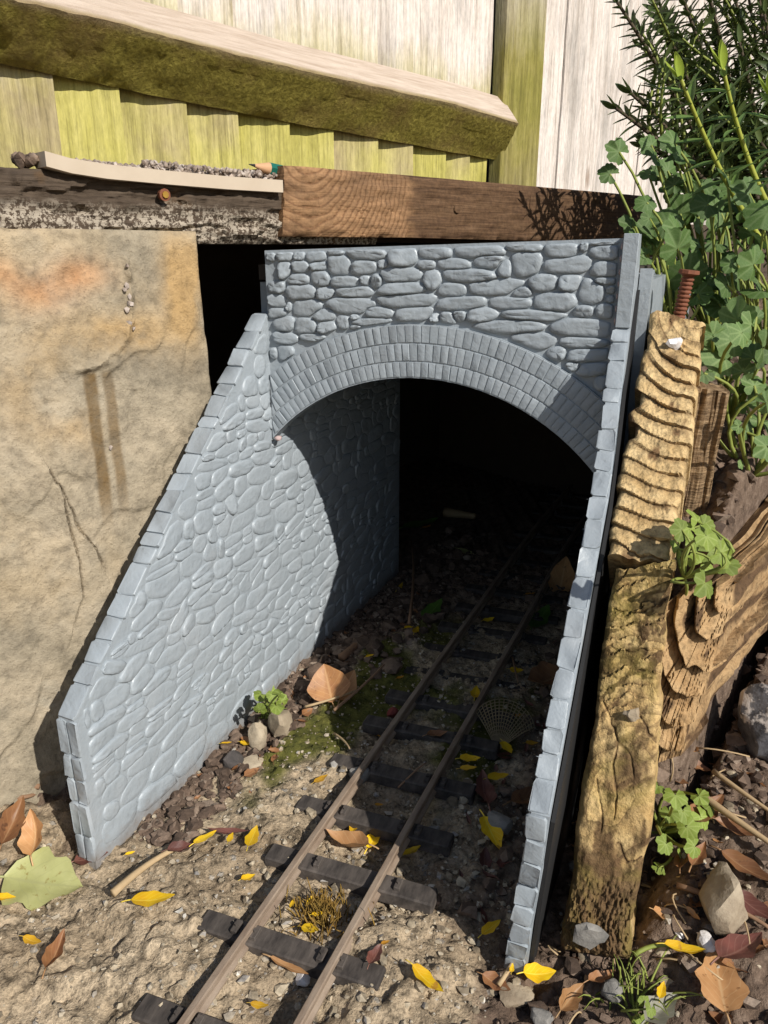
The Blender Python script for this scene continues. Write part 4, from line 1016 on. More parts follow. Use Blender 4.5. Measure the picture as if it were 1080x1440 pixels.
def rock(px, py, w, h, mat, label, seed, dz=0.0, flat=.7, name='stone', rotz=None, group=None):
    p = gp(px, py); dist = np.linalg.norm(p - CAM); r = w / F * dist / 2
    v, f = blob(1.0, seed, 3, .05, (1, .8, flat * h / w if h / w < 1.6 else 1.3))
    v = np.array(v); k = 1 + .10 * (fbm(v[:, 0] * 3 + seed, v[:, 1] * 3 + v[:, 2] * 2, seed, 3)); v = v * k[:, None] * r
    v[:, 2] -= v[:, 2].min() * .75
    o = mk(name, v, f, mat, None, 30); o.location = Vector(p * S); o.rotation_euler = (0, 0, seed * 1.3 if rotz is None else rotz)
    return tag(o, label, 'stone', group)
rock(1068, 1055, 84, 150, FLINT, 'large dark flint with white and buff crust on the soil at the right edge', 403, flat=1.5)
rock(1010, 1285, 84, 80, ST_TAN, 'tan angular stone below the green seedling on the right soil', 402, flat=.9)
rock(700, 1163, 44, 26, ST_GREY, 'flat grey stone in shadow between the track and the right wing wall', 403, flat=.8)
rock(327, 1082, 32, 30, ST_DARK, 'dark brown angular stone lying in the soil under the left wing wall', 404, flat=1.2)
rock(396, 1032, 46, 44, ST_TAN, 'rough tan lump of old mortar in front of the small green plant', 405, flat=1.0)
rock(364, 1052, 30, 40, ST_TAN, 'small upright tan mortar lump beside the dark brown stone', 406, flat=1.1)
rock(352, 1075, 40, 14, ST_TAN, 'long thin tan flake leaning by the dark brown stone', 417, flat=.8, rotz=1.1)
rock(992, 1330, 30, 24, ST_WHITE, 'small white chip on the soil below the tan angular stone', 407)
rock(955, 1318, 11, 10, ST_WHITE, 'tiny white fragment left of the white chip', 408)
rock(552, 1009, 17, 18, ST_RED, 'round dark red berry on a sleeper beside the left rail', 409, flat=1, name='berry')
rock(858, 1402, 30, 30, ST_GREY, 'rounded grey pebble below the foot of the mossy timber', 410, flat=1)
rock(505, 1098, 30, 26, ST_GREY, 'broken grey stone on the end of a shaded sleeper', 411, flat=1)
rock(425, 1378, 28, 22, ST_WHITE, 'pale pebble between the rails in the foreground', 412)
rock(1000, 1308, 26, 20, ST_DARK, 'dark pebble beside the tan angular stone', 413)
rock(735, 1350, 16, 14, ST_TAN, 'tiny pale stone right of the wing wall foot', 414)
rock(762, 1436, 30, 26, ST_GREY, 'grey stone at the bottom edge right of the wing wall', 415)
rock(845, 1340, 22, 18, ST_TAN, 'small tan stone touching the mossy timber foot', 416)
rock(725, 1405, 46, 20, ST_TAN, 'low flat tan stone in front of the right wing foot', 418, flat=.7)
rock(610, 1172, 22, 16, ST_GREY, 'small grey pebble beside the right rail in shadow', 419)

# ------------------------------------------------------------------ leaves
def leaf_mesh(L, Wd, bend=.3, curl=.3, seed=0, tip=1.3, nu=7, nv=14, wav=.1, notch=.0):
    r = np.random.default_rng(seed); v = []; lu = []; lv = []
    ph = r.uniform(0, 6.28)
    for j in range(nv + 1):
        t = j / nv; w_ = Wd * .5 * (math.sin(math.pi * min(1, t ** .8)) ** .75 if t < 1 else 0) * (1.12 - .35 * (t ** tip)); w_ = max(w_, Wd * .012)
        for i in range(nu):
            q = 2 * i / (nu - 1) - 1; x = q * w_ * (1 + wav * math.sin(t * 17 + ph + q)); zc = abs(q) * w_ * curl + bend * L * (t - .5) ** 2 + wav * .12 * L * math.sin(t * 9 + q * 2 + ph) * abs(q)
            v.append((x, (t - .5) * L - notch * L * abs(q) * (t < .2), zc)); lu.append(abs(q)); lv.append(t)
    f = [(j * nu + i, j * nu + i + 1, (j + 1) * nu + i + 1, (j + 1) * nu + i) for j in range(nv) for i in range(nu - 1)]
    # petiole
    tb_ = tube(curve((0, -.5 * L, bend * L * .25), (Wd * .05, -.72 * L, bend * L * .2), (0, 0, .01 * L), 5), [L * .018] * 5, 4)
    n = len(v); v += [tuple(q) for q in tb_[0]]; f += [tuple(i + n for i in q) for q in tb_[1]]; lu += [0] * len(tb_[0]); lv += [0] * len(tb_[0])
    return np.array(v), f, {'lu': lu, 'lv': lv}
def lay_leaf(px, py, lpx, ang, mat, label, cat='leaf', wr=.48, bend=.35, curl=.35, name='fallen_leaf', group='fallen leaves', tilt=(0, 0), lift=.006, seed=None, wav=.1):
    """a leaf lying on whatever ground is seen at the pixel; ang is the direction of its tip, degrees anticlockwise from right"""
    p = gp(px, py); dist = np.linalg.norm(p - CAM); L = lpx / F * dist
    a = math.radians(ang); q = p[:2] if False else None
    d = onz(px + 10 * math.cos(a), py - 10 * math.sin(a), p[2])[:2] - onz(px - 10 * math.cos(a), py + 10 * math.sin(a), p[2])[:2]
    L = L * np.linalg.norm(d) / (20 / F * dist); L = min(L, lpx / F * dist * 1.9)
    seed = seed if seed is not None else int(px * 7 + py)
    v, f, at = leaf_mesh(L, L * wr / max(1, (L / (lpx / F * dist)) ** .6), bend, curl, seed, wav=wav)
    o = mk(name, v, f, mat, None, True, attrs=at); rz = math.atan2(d[1], d[0]) - math.pi / 2
    o.rotation_euler = (math.radians(tilt[0]), math.radians(tilt[1]), rz); o.location = Vector((p + ZV * (lift + .25 * bend * 0)) * S)
    return tag(o, label, cat, group)
YL = [
 (217, 1279, 62, 8, 'bright yellow pointed leaf lying alone on the bare concrete left of the track'),
 (290, 1190, 38, 35, 'narrow yellow leaf on the pale mortar beside the maroon leaf'),
 (356, 1190, 30, 65, 'upright yellow leaf near the end of a sleeper left of the rails'),
 (452, 1107, 22, 25, 'small yellow leaf just left of the left rail at the shadow edge'),
 (527, 1190, 40, 58, 'broad yellow leaf with pale tip between the rails in front of a sleeper'),
 (497, 1176, 22, 80, 'small yellow leaf behind the curled brown leaf between the rails'),
 (580, 1210, 28, 25, 'yellow leaf in shadow just right of the right rail'),
 (600, 1394, 56, -38, 'largest brightest yellow leaf at the bottom right of the track'),
 (691, 1185, 50, -62, 'long yellow leaf hanging beside the flat grey stone in shadow'),
 (660, 1079, 30, 8, 'spotted yellow leaf, upper of a pair in shadow right of the track'),
 (658, 1092, 24, 2, 'thin yellow leaf, lower of a pair in shadow right of the track'),
 (700, 1104, 30, 8, 'thin curved yellow leaf near the shaded right wing wall'),
 (690, 1318, 32, 35, 'yellow leaf in shadow near the foot of the right wing wall'),
 (757, 1384, 46, 4, 'twisted yellow leaf on the soil right of the wing wall foot'),
 (719, 1376, 15, 80, 'tiny yellow leaf stuck under the right wing wall foot'),
 (960, 1352, 58, -8, 'long yellow leaf on the brown soil right of the mossy timber'),
 (928, 1408, 26, 75, 'yellow leaf at the bottom right in front of the grass tuft'),
 (48, 1337, 26, -12, 'yellow leaf near the left edge of the concrete'),
 (10, 1276, 30, 5, 'yellow leaf cut by the left edge beside the pale green leaf'),
 (185, 1213, 15, 20, 'tiny yellow leaf just right of the left wing wall foot'),
 (350, 1248, 22, 25, 'small yellow leaf left of the left rail in the sunlit foreground'),
 (325, 1190, 14, 60, 'tiny yellow leaf between the narrow yellow leaf and the sleeper'),
 (320, 1056, 16, 10, 'small yellow leaf on the soil left of the dark brown stone'),
 (346, 1057, 16, -8, 'small yellow leaf resting on top of the dark brown stone'),
 (366, 1428, 26, -5, 'yellow leaf between the rails at the bottom edge'),
 (448, 1298, 20, 15, 'pale yellow leaf on the orange moss between the rails'),
 (437, 1320, 26, -15, 'ragged yellow leaf in front of the orange moss'),
 (412, 1283, 13, 60, 'tiny yellow leaf left of the orange moss near the left rail'),
 (437, 1280, 15, 60, 'tiny yellow leaf behind the orange moss between the rails'),
 (668, 985, 18, 78, 'small orange yellow leaf leaning on the right rail in shade'),
 (712, 1063, 24, -62, 'yellow leaf below the lacy leaf in shadow'),
 (747, 1056, 18, 5, 'yellow leaf against the right wing wall in shade'),
 (575, 892, 14, 10, 'small yellow leaf on the shaded rubble edge left of the track'),
 (585, 895, 12, 60, 'tiny yellow leaf beside another on the shaded rubble edge'),
 (687, 880, 16, 12, 'small yellow leaf between the rails inside the tunnel mouth'),
 (726, 953, 20, -10, 'yellow leaf touching the red brown leaf in the tunnel mouth'),
 (562, 834, 15, 55, 'small orange leaf on the dark rubble inside the tunnel'),
 (520, 932, 12, 20, 'tiny yellow leaf on a white stone by the big tan leaf'),
]
for i, (x, y, l, a, lab) in enumerate(YL): lay_leaf(x, y, l, a, L_YEL if i % 7 != 3 else L_YEL2, lab, wr=random.uniform(.36, .62), bend=random.uniform(.1, .6), curl=random.uniform(.1, .6), tilt=(random.uniform(-8, 8), random.uniform(-14, 14)), group='yellow fallen leaves', lift=.019)
for x, y, l, a, lab in [(537, 1040, 13, 10, 'tiny orange leaf on a sleeper left of the left rail'), (533, 1138, 12, 0, 'tiny orange leaf between the rails at the shadow edge'), (563, 958, 11, 20, 'tiny orange leaf on the concrete beside the left rail in shade'),
                        (727, 1012, 11, 15, 'tiny orange leaf right of the lacy leaf'), (542, 1333, 13, 20, 'tiny orange leaf on the sunlit gravel right of the right rail'), (600, 745, 13, 20, 'orange scrap deep inside the tunnel'), (745, 840, 14, 10, 'orange scrap beside the right rail in the tunnel')]:
    lay_leaf(x, y, l, a, L_ORA, lab, group='yellow fallen leaves', lift=.010)
BL = [
 (462, 982, 30, 100, L_TAN2, 'big rounded tan leaf leaning on the soil by the left wing wall', 1.5, .25, .35, (48, -10), .04),
 (488, 980, 30, 60, L_TAN, 'smaller tan leaf behind the big rounded tan leaf', .8, .3, .5, (35, 20), .03),
 (762, 970, 56, 200, L_BRN, 'red brown curled leaf in the shade by the right wing wall', .7, .7, .7, (10, -15), .02),
 (790, 825, 34, 70, L_TAN, 'orange brown leaf leaning inside the tunnel by the right wall', .8, .3, .4, (35, 0), .03),
 (760, 876, 32, 40, L_GRN, 'green leaf lying on the shaded ground right of the track', .65, .3, .3, (15, 0), .015),
 (609, 865, 32, 35, L_GRN, 'small green leaf on the shaded concrete edge left of the track', .6, .3, .3, (15, 0), .015),
 (655, 781, 24, -25, L_PALE, 'pale leaf on the tunnel floor left of the rails', .5, .3, .3, (5, 0), .01),
 (592, 742, 50, 10, L_GRN, 'dull green leaf deep on the tunnel floor', .45, .3, .3, (5, 0), .01),
 (64, 1256, 108, -5, L_PALE, 'large pale green heart shaped leaf on the ground at the left', .78, .15, .25, (-4, 10), .02),
 (24, 1190, 56, 62, L_BRN, 'curled rust brown leaf at the left edge above the pale green leaf', .5, .8, .9, (28, 20), .05),
 (56, 1205, 50, 70, L_TAN, 'curled tan leaf standing behind the pale green leaf', .55, .9, .8, (35, -15), .05),
 (80, 1358, 62, 65, L_BRN, 'curled brown seed pod leaf on the concrete at the left', .36, .9, 1.2, (0, 10), .02),
 (256, 1203, 40, 12, L_RED, 'dark maroon leaf on the pale mortar near the left wing foot', .55, .6, .7, (0, 0), .012),
 (318, 1178, 60, 175, L_RED, 'narrow maroon leaf behind the narrow yellow leaf', .18, .4, .5, (0, 0), .012),
 (487, 1198, 64, 160, L_TAN, 'curled papery brown leaf between the rails', .5, .9, .9, (0, 10), .012),
 (698, 1393, 46, -30, L_BRN, 'brown leaf on the ground left of the right wing foot', .5, .5, .5, (0, 12), .012),
 (615, 1040, 30, 10, L_BRN, 'small brown leaf lying between the rails in shade', .5, .6, .6, (0, 0), .010),
 (408, 1370, 60, -25, L_TAN, 'long split tan leaf between the rails in the foreground', .2, .3, .6, (0, 0), .012),
 (990, 1152, 60, 40, L_BRN, 'brown leaf on the soil behind the green seedling', .4, .5, .6, (0, 15), .015),
 (1050, 1235, 90, -30, L_BRN, 'long brown leaf on the soil by the right edge', .35, .5, .6, (0, 10), .015),
 (1060, 1290, 80, -35, L_RED, 'dark reddish leaf at the right edge under the straw', .4, .5, .4, (0, 10), .015),
 (1010, 1390, 92, 100, L_TAN, 'broad veined tan leaf lying at the bottom right', .62, .2, .3, (0, 0), .012),
 (925, 1432, 60, 40, L_GREY, 'grey green curled leaf at the bottom edge on the right', .5, .6, .7, (0, 15), .015),
 (1040, 1345, 70, 30, L_RED, 'dark leaf on the soil right of the long yellow leaf', .5, .4, .4, (0, -10), .012),
 (800, 1415, 50, 50, L_TAN, 'folded tan leaf at the bottom edge below the mossy timber', .45, .7, .9, (0, 20), .012),
 (845, 1385, 40, 20, L_BRN, 'brown leaf scrap under the mossy timber foot', .4, .6, .7, (0, 0), .012),
 (745, 1130, 60, 20, L_BRN, 'brown leaf in deep shadow by the right wing wall', .4, .5, .6, (0, 10), .012),
 (680, 1120, 50, 100, L_RED, 'dark leaf in shadow behind the flat grey stone', .45, .5, .6, (0, 10), .012),
 (980, 1215, 40, 60, L_BRN, 'small brown leaf beside the tan angular stone', .4, .6, .6, (0, 0), .012),
 (1035, 1180, 70, -20, L_BRN, 'crumpled brown leaf by the straw at the right edge', .4, .7, .7, (0, 0), .012),
 (528, 1352, 34, 60, L_RED, 'small maroon leaf on the gravel right of the right rail', .5, .6, .6, (0, 0), .010),
 (130, 1215, 50, 15, L_RED, 'dull mauve leaf behind the large pale green leaf', .6, .3, .3, (0, 0), .012),
]
for x, y, l, a, m_, lab, wr, bd, cu, ti, li in BL: lay_leaf(x, y, l, a, m_, lab, wr=wr, bend=bd, curl=cu, tilt=ti, lift=li, group='brown and green fallen leaves', wav=.16 if m_ is L_PALE else .04 if wr > .75 else .12)
def litter(name, mat, n, spot, l0, l1, seed):
    r = np.random.default_rng(seed); P = spot(r, n); zz = ground_z(P[:, 0], P[:, 1])[0]; V = []; Fc = []; U_ = []; T_ = []; m = 0
    base = [leaf_mesh(1, r.uniform(.25, .6), r.uniform(.2, .9), r.uniform(.2, .9), seed + k, nu=5, nv=7, wav=.15) for k in range(8)]
    for (x, y), z in zip(P, zz):
        v, f, at = base[r.integers(8)]; L = r.uniform(l0, l1); M = np.array((Matrix.Rotation(r.uniform(0, 6.28), 3, 'Z') @ Matrix.Rotation(r.normal(0, .35), 3, 'X') @ Matrix.Rotation(r.normal(0, .35), 3, 'Y')))
        q = (v * L) @ M.T + (x, y, z + L * .12); V.append(q); Fc += [tuple(i + m for i in t) for t in f]; U_ += list(at['lu']); T_ += list(at['lv']); m += len(q)
    kind(mk(name, np.concatenate(V), Fc, mat, None, True, attrs={'lu': U_, 'lv': T_}), 'stuff')
litter('leaf_litter', L_BRN, 60, spot_sb(.76, 1.2, -.95, -.1), .018, .05, 501)
litter('pale_leaf_litter', L_TAN, 34, spot_sb(.72, 1.2, -1.0, -.1), .014, .04, 502)
litter('shaded_leaf_litter', L_RED, 60, spot_sb(.55, .70, -.5, .6), .015, .04, 503)
litter('trough_leaf_litter', L_BRN, 50, spot_sb(.01, .16, -.5, .7), .012, .035, 504)
parts = []
for i in range(70):
    q = tun(random.uniform(.74, 1.2), random.uniform(-.95, -.1)); q[2] = gz(q[0], q[1]) + .004; a = random.uniform(0, 6.28); L = random.uniform(.02, .09)
    e = q + np.array([math.cos(a) * L, math.sin(a) * L, 0]); e[2] = gz(e[0], e[1]) + .006; parts.append(tube(curve(q, e, (random.gauss(0, .01), random.gauss(0, .01), .008), 6), [.0015] * 6, 4))
kind(mk('rootlets', *merge(parts), STRAW, None, True), 'stuff')
scatter('pale_soil_stones', GRIT, 260, spot_sb(.62, 1.2, -.95, -.1), .004, .014, 506, 2)
# lacy leaf skeleton: a real net of veins
def lacy(px, py, rpx, label, ang):
    p = gp(px, py); r = rpx / F * np.linalg.norm(p - CAM); parts = []
    for k in range(17):
        a = -1.25 + 2.5 * k / 16; parts.append(tube(curve((0, -r, 0), (math.sin(a) * r * 1.05, -r + (1 + math.cos(a) * .9) * r, .25 * r * math.cos(a * 1.3)), (0, 0, .12 * r), 9), [r * .022] * 9, 3, False))
    for k in range(1, 15):
        q = k / 14; parts.append(tube([(math.sin(a) * r * 1.05 * q, -r + (1 + math.cos(a) * .9) * r * q, .25 * r * math.cos(a * 1.3) * q + .48 * r * q * (1 - q)) for a in np.linspace(-1.25, 1.25, 22)], [r * .014] * 22, 3, False))
    o = mk('skeleton_leaf', *merge(parts), SKEL, None, True); o.location = Vector((p + ZV * .02) * S); o.rotation_euler = (.35, .1, ang); tag(o, label, 'leaf')
lacy(707, 1032, 40, 'round lacy leaf skeleton in shadow beside the right rail', -.3)
# twigs and straws
def stick(a, b, r, mat, label, lift=.012, sag=.004, name='twig'):
    p = gp(*a, lift); q = gp(*b, lift); pts = curve((0, 0, 0), q - p, (random.uniform(-.01, .01), random.uniform(-.01, .01), sag), 9)
    o = mk(name, *tube(pts, np.linspace(r, r * .6, 9), 5), mat, None, True); o.location = Vector(p * S); tag(o, label, 'twig', 'twigs and straws')
stick((560, 1127), (598, 1092), .0022, TWIG, 'thin reddish twig lying across a sleeper in shade', .032)
stick((160, 1265), (250, 1200), .0075, STRAW, 'pale stalk of the maroon leaf near the left wing foot', .012, 0.0)
stick((22, 1110), (58, 1118), .010, TWIG, 'short stick at the foot of the slab', .02)
stick((20, 1128), (52, 1122), .006, TWIG, 'thin dark stick under the short stick by the slab', .01)
stick((985, 1140), (1090, 1215), .007, STRAW, 'long straw lying on the soil at the right edge', .03)
stick((1000, 1105), (1090, 1170), .005, STRAW, 'thin straw by the flint at the right edge', .03)
stick((950, 1255), (1085, 1320), .005, TWIG, 'dark stem lying on the soil under the tan stone', .015)
stick((470, 1015), (540, 950), .004, TWIG, 'thin brown stem beside the big tan leaf', .03)
stick((430, 1010), (505, 985), .0035, STRAW, 'thin pale stem in front of the big tan leaf', .03)
stick((480, 935), (512, 905), .012, TWIG, 'splinter of wood on the dark rubble by the tunnel wall', .02)
stick((575, 900), (578, 780), .005, TWIG, 'upright dark stem standing in the tunnel rubble', .05)
stick((625, 727), (668, 733), .02, STRAW, 'short pale block of wood on the tunnel floor', .02, 0)
stick((745, 665), (766, 655), .012, TWIG, 'small pale chip far inside the tunnel', .03, 0)
stick((890, 1358), (985, 1349), .004, STEM_G, 'green blade lying beside the tan veined leaf', .02)
stick((700, 1400), (722, 1360), .004, STRAW, 'short straw at the right wing wall foot', .02)
stick((470, 1038), (492, 1060), .003, STRAW, 'short straw on the mossy concrete by a sleeper', .012)
stick((720, 930), (728, 965), .003, TWIG, 'short stem standing in the shade by the wing wall', .012)
stick((815, 935), (806, 1010), .004, TWIG, 'dead stem beside the right wing wall', .02)
# orange moss tuft
parts = []; c = gp(452, 1290)
for i in range(420):
    a = random.uniform(0, 6.28); d = abs(random.gauss(0, .026)); p = c + np.array([math.cos(a) * d, math.sin(a) * d, 0]); p[2] = gz(p[0], p[1]) - .002
    e = p + np.array([random.gauss(0, .008), random.gauss(0, .008), random.uniform(.012, .035)]); parts.append(tube(curve(p, e, (0, 0, .003), 3), [.0012, .0011, .0005], 3, False))
kind(mk('orange_moss', *merge(parts), MOSST, None, True), 'stuff')

# ------------------------------------------------------------------ plants
def lobed(R, seed, lobes=5, teeth=3):
    r = np.random.default_rng(seed); n = 61; v = [(0, 0, 0)]; lu = [0]; lv = [0]; fold = r.uniform(.05, .28)
    for ring_, sc in enumerate((.45, .75, 1.0)):
        for k in range(n):
            a = -2.65 + 5.3 * k / (n - 1); lob = abs(math.cos(a * lobes / 2 * 1.08)); t = abs(math.sin(a * lobes * teeth * .5 + seed))
            rad = R * (.74 + .22 * lob ** .7 + (.10 * t if ring_ == 2 else 0)) * sc * (.88 + .12 * math.cos(a)); 
            if ring_ < 2: rad = R * (.80 + .14 * lob) * sc * (.88 + .12 * math.cos(a))
            x, y = math.sin(a) * rad, math.cos(a) * rad
            z = fold * R * sc * (1 - lob) * .8 - .22 * R * sc ** 2 + fold * abs(x) * .7 + R * .05 * math.sin(3 * a + seed) * sc
            v.append((x, y + 0, z)); lu.append(min(abs(math.sin((a - q_) / 1.0)) if abs(a - q_) < 1 else 1 for q_ in (-1.9, -1.15, -.58, 0, .58, 1.15, 1.9)) * sc); lv.append(sc)
    f = [(0, 1 + k, 2 + k) for k in range(n - 1)]
    for g_ in range(2):
        b = 1 + g_ * n
        for k in range(n - 1): f.append((b + k, b + n + k, b + n + k + 1, b + k + 1))
    return v, f, {'lu': lu, 'lv': lv}
LOBE = {}
def plant(base, leaves, Y, label, mat=L_POP, stem=STEM_G, lobes=5, name='leafy_plant', Rdef=24, group=None, seed=0, face=(0.15, -.75, .65), sr_=.0035):
    base = np.asarray(base, float); root = thing(name, label, 'plant', base, 0, group); rr = np.random.default_rng(seed)
    for i, q in enumerate(leaves):
        px, py = q[0], q[1]; R = (q[2] if len(q) > 2 else Rdef) / F; y_ = (q[3] if len(q) > 3 else Y + rr.normal(0, .06))
        p = aty(px, py, y_); R = R * np.linalg.norm(p - CAM) * rr.uniform(.60, .85) * (1.45 if name == 'seedling' else 1.0)
        key = (int(rr.integers(5)), lobes)
        if key not in LOBE:
            v, f, at_ = lobed(1.0, key[0] + 3, lobes); t_ = mk('leaf', v, f, mat, None, True, attrs=at_); LOBE[key] = t_.data; bpy.data.objects.remove(t_)
        o = bpy.data.objects.new('leaf', LOBE[key]); col.objects.link(o)
        o.parent = root; o.material_slots[0].link = 'OBJECT'; o.material_slots[0].material = mat
        nrm = Vector(np.array(face) + rr.normal(0, .38, 3)).normalized(); out = Vector(p - base); out.z = out.z * .3 - .05 * out.length; out = (out - nrm * out.dot(nrm)).normalized() if (out - nrm * out.dot(nrm)).length > 1e-4 else Vector((1, 0, 0))
        if rr.random() < .3: out = (out + Vector(rr.normal(0, .6, 3))); out = (out - nrm * out.dot(nrm)).normalized()
        xax = out.cross(nrm); M = Matrix((xax, out, nrm)).transposed()
        st = p - np.array(out) * R * .15
        o.matrix_local = Matrix.Translation(Vector((st - base) * S)) @ M.to_4x4() @ Matrix.Scale(R, 4)
        pts = curve((0, 0, 0), st - base, np.array([rr.normal(0, .02), rr.normal(0, .02), .08 * np.linalg.norm(st - base)]), 8)
        mk('stem', *tube(pts, np.linspace(sr_, sr_ * .6, 8), 5, False), stem, root, True)
    return root
# the young shrub seedlings
plant(gp(382, 1004), [(376, 968, 12), (396, 965, 11), (367, 978, 12), (372, 989, 12), (397, 985, 11), (388, 994, 12), (383, 979, 10), (366, 997, 9), (392, 975, 9), (360, 985, 8)], 1.46, 'small bright green round leaved seedling at the foot of the left wing wall', L_POPB, STEM_G, 3, 'seedling', 12, 'green seedlings', 3, (.35, -.6, .75), .003)
plant(aty(962, 812, 1.03), [(957, 745, 17), (980, 731, 18), (992, 738, 18), (994, 757, 18), (1000, 775, 20), (1017, 778, 19), (987, 791, 20), (1022, 793, 17), (990, 822, 20), (974, 760, 16), (967, 742, 16), (1003, 748, 15), (950, 860, 11), (953, 770, 13)], 1.03, 'green lobed seedling growing between the split timber and the decayed log', L_POPB, STEM_G, 5, 'seedling', 17, 'green seedlings', 4, (.3, -.65, .7), .0026)
plant(gp(930, 1170), [(925, 1106, 13), (930, 1136, 15), (950, 1121, 15), (960, 1143, 17), (947, 1161, 15), (985, 1121, 14), (1000, 1136, 15), (987, 1151, 16), (982, 1173, 15), (975, 1191, 14), (935, 1188, 15), (957, 1206, 15), (952, 1231, 15), (960, 1256, 14), (927, 1221, 12), (990, 1236, 15), (968, 1165, 13), (942, 1145, 13)], 1.0, 'green lobed seedling sprawling on the soil right of the mossy timber', L_POPB, STEM_G, 5, 'seedling', 15, 'green seedlings', 5, (.25, -.5, .85), .0035)
plant(gp(893, 1420), [(870, 1395, 9), (880, 1412, 10), (905, 1408, 8), (868, 1420, 10), (897, 1432, 9), (915, 1420, 8), (880, 1432, 9)], .82, 'tiny green seedling in the grass tuft at the bottom right', L_POPB, STEM_G, 3, 'seedling', 9, 'green seedlings', 6, (.2, -.4, .9), .002)
def grass(px, py, n, spread, hgt, label, mat):
    parts = []; c = gp(px, py)
    for i in range(n):
        a = random.uniform(0, 6.28); d = random.uniform(0, spread); p = c + np.array([math.cos(a) * d, math.sin(a) * d, 0]); p[2] = gz(p[0], p[1]) - .003
        e = p + np.array([random.gauss(0, .5) * hgt, random.gauss(0, .5) * hgt, random.uniform(.4, 1) * hgt]); parts.append(tube(curve(p, e, (0, 0, hgt * .25), 5), [.0019, .0017, .0014, .001, .0004], 3, False))
    V, Fc = merge(parts); o = mk('grass_tuft', V, Fc, mat, None, True, loc=c); tag(o, label, 'grass')
grass(888, 1412, 34, .05, .055, 'sparse grass tuft on the soil at the bottom right', STEM_G)
grass(376, 1006, 40, .02, .035, 'spiky grass tuft under the small seedling by the left wing wall', STEM_G)
# tall leafy plants on the bank
big = [
 ((940, 480, 1.75), 1.72, 'leafy green plant with lobed leaves right behind the portal corner', [(886, 317, 28), (907, 286, 26), (934, 311, 34), (960, 297, 34), (951, 346, 38), (904, 360, 26), (868, 212, 24), (855, 244, 22), (968, 385, 36), (920, 345, 28), (895, 340, 22), (915, 330, 26), (925, 395, 26), (945, 420, 26)]),
 ((1000, 480, 1.85), 1.82, 'leafy green plant under the shrub with broad lobed leaves', [(984, 312, 34), (1012, 315, 36), (1004, 278, 36), (951, 270, 30), (920, 222, 26), (945, 200, 28), (937, 238, 28), (979, 348, 34), (996, 388, 40), (962, 250, 26), (1020, 350, 30), (985, 270, 28), (1030, 290, 28), (958, 222, 24)]),
 ((1065, 520, 1.7), 1.68, 'leafy green plant by the right edge with large dark lobed leaves', [(1057, 370, 38), (1060, 330, 32), (1035, 385, 36), (1070, 410, 34), (1020, 400, 30), (1045, 350, 30), (1075, 300, 34), (1050, 270, 30), (990, 420, 34), (1010, 430, 30)]),
 ((1025, 590, 1.45), 1.40, 'sunlit pale green leafy plant above the upright stake', [(1037, 445, 36), (1027, 478, 36), (1013, 502, 38), (1073, 490, 36), (990, 527, 22), (1045, 520, 26), (1055, 455, 26), (1000, 470, 24), (1060, 500, 26), (990, 500, 18)]),
 ((1055, 670, 1.35), 1.32, 'pale green leafy plant at the right edge above the decayed log', [(1072, 557, 34), (1072, 594, 32), (1076, 630, 30), (1037, 627, 20), (1043, 653, 12), (1050, 570, 22), (1038, 600, 16), (1060, 540, 24)]),
]
for i, (bs, Y, lab, lv) in enumerate(big):
    lv = lv + [(q[0] + random.uniform(-34, 34), q[1] + random.uniform(-30, 34), q[2] * random.uniform(.6, .9)) for q in lv if q[0] > 900]
    plant(aty(*bs), lv, Y, lab, L_POP if i < 3 else L_POPM, STEM_G, 5, 'leafy_plant', 30, 'lobed leafy plants on the bank', 20 + i, (.30, -.70, .60), .0042)

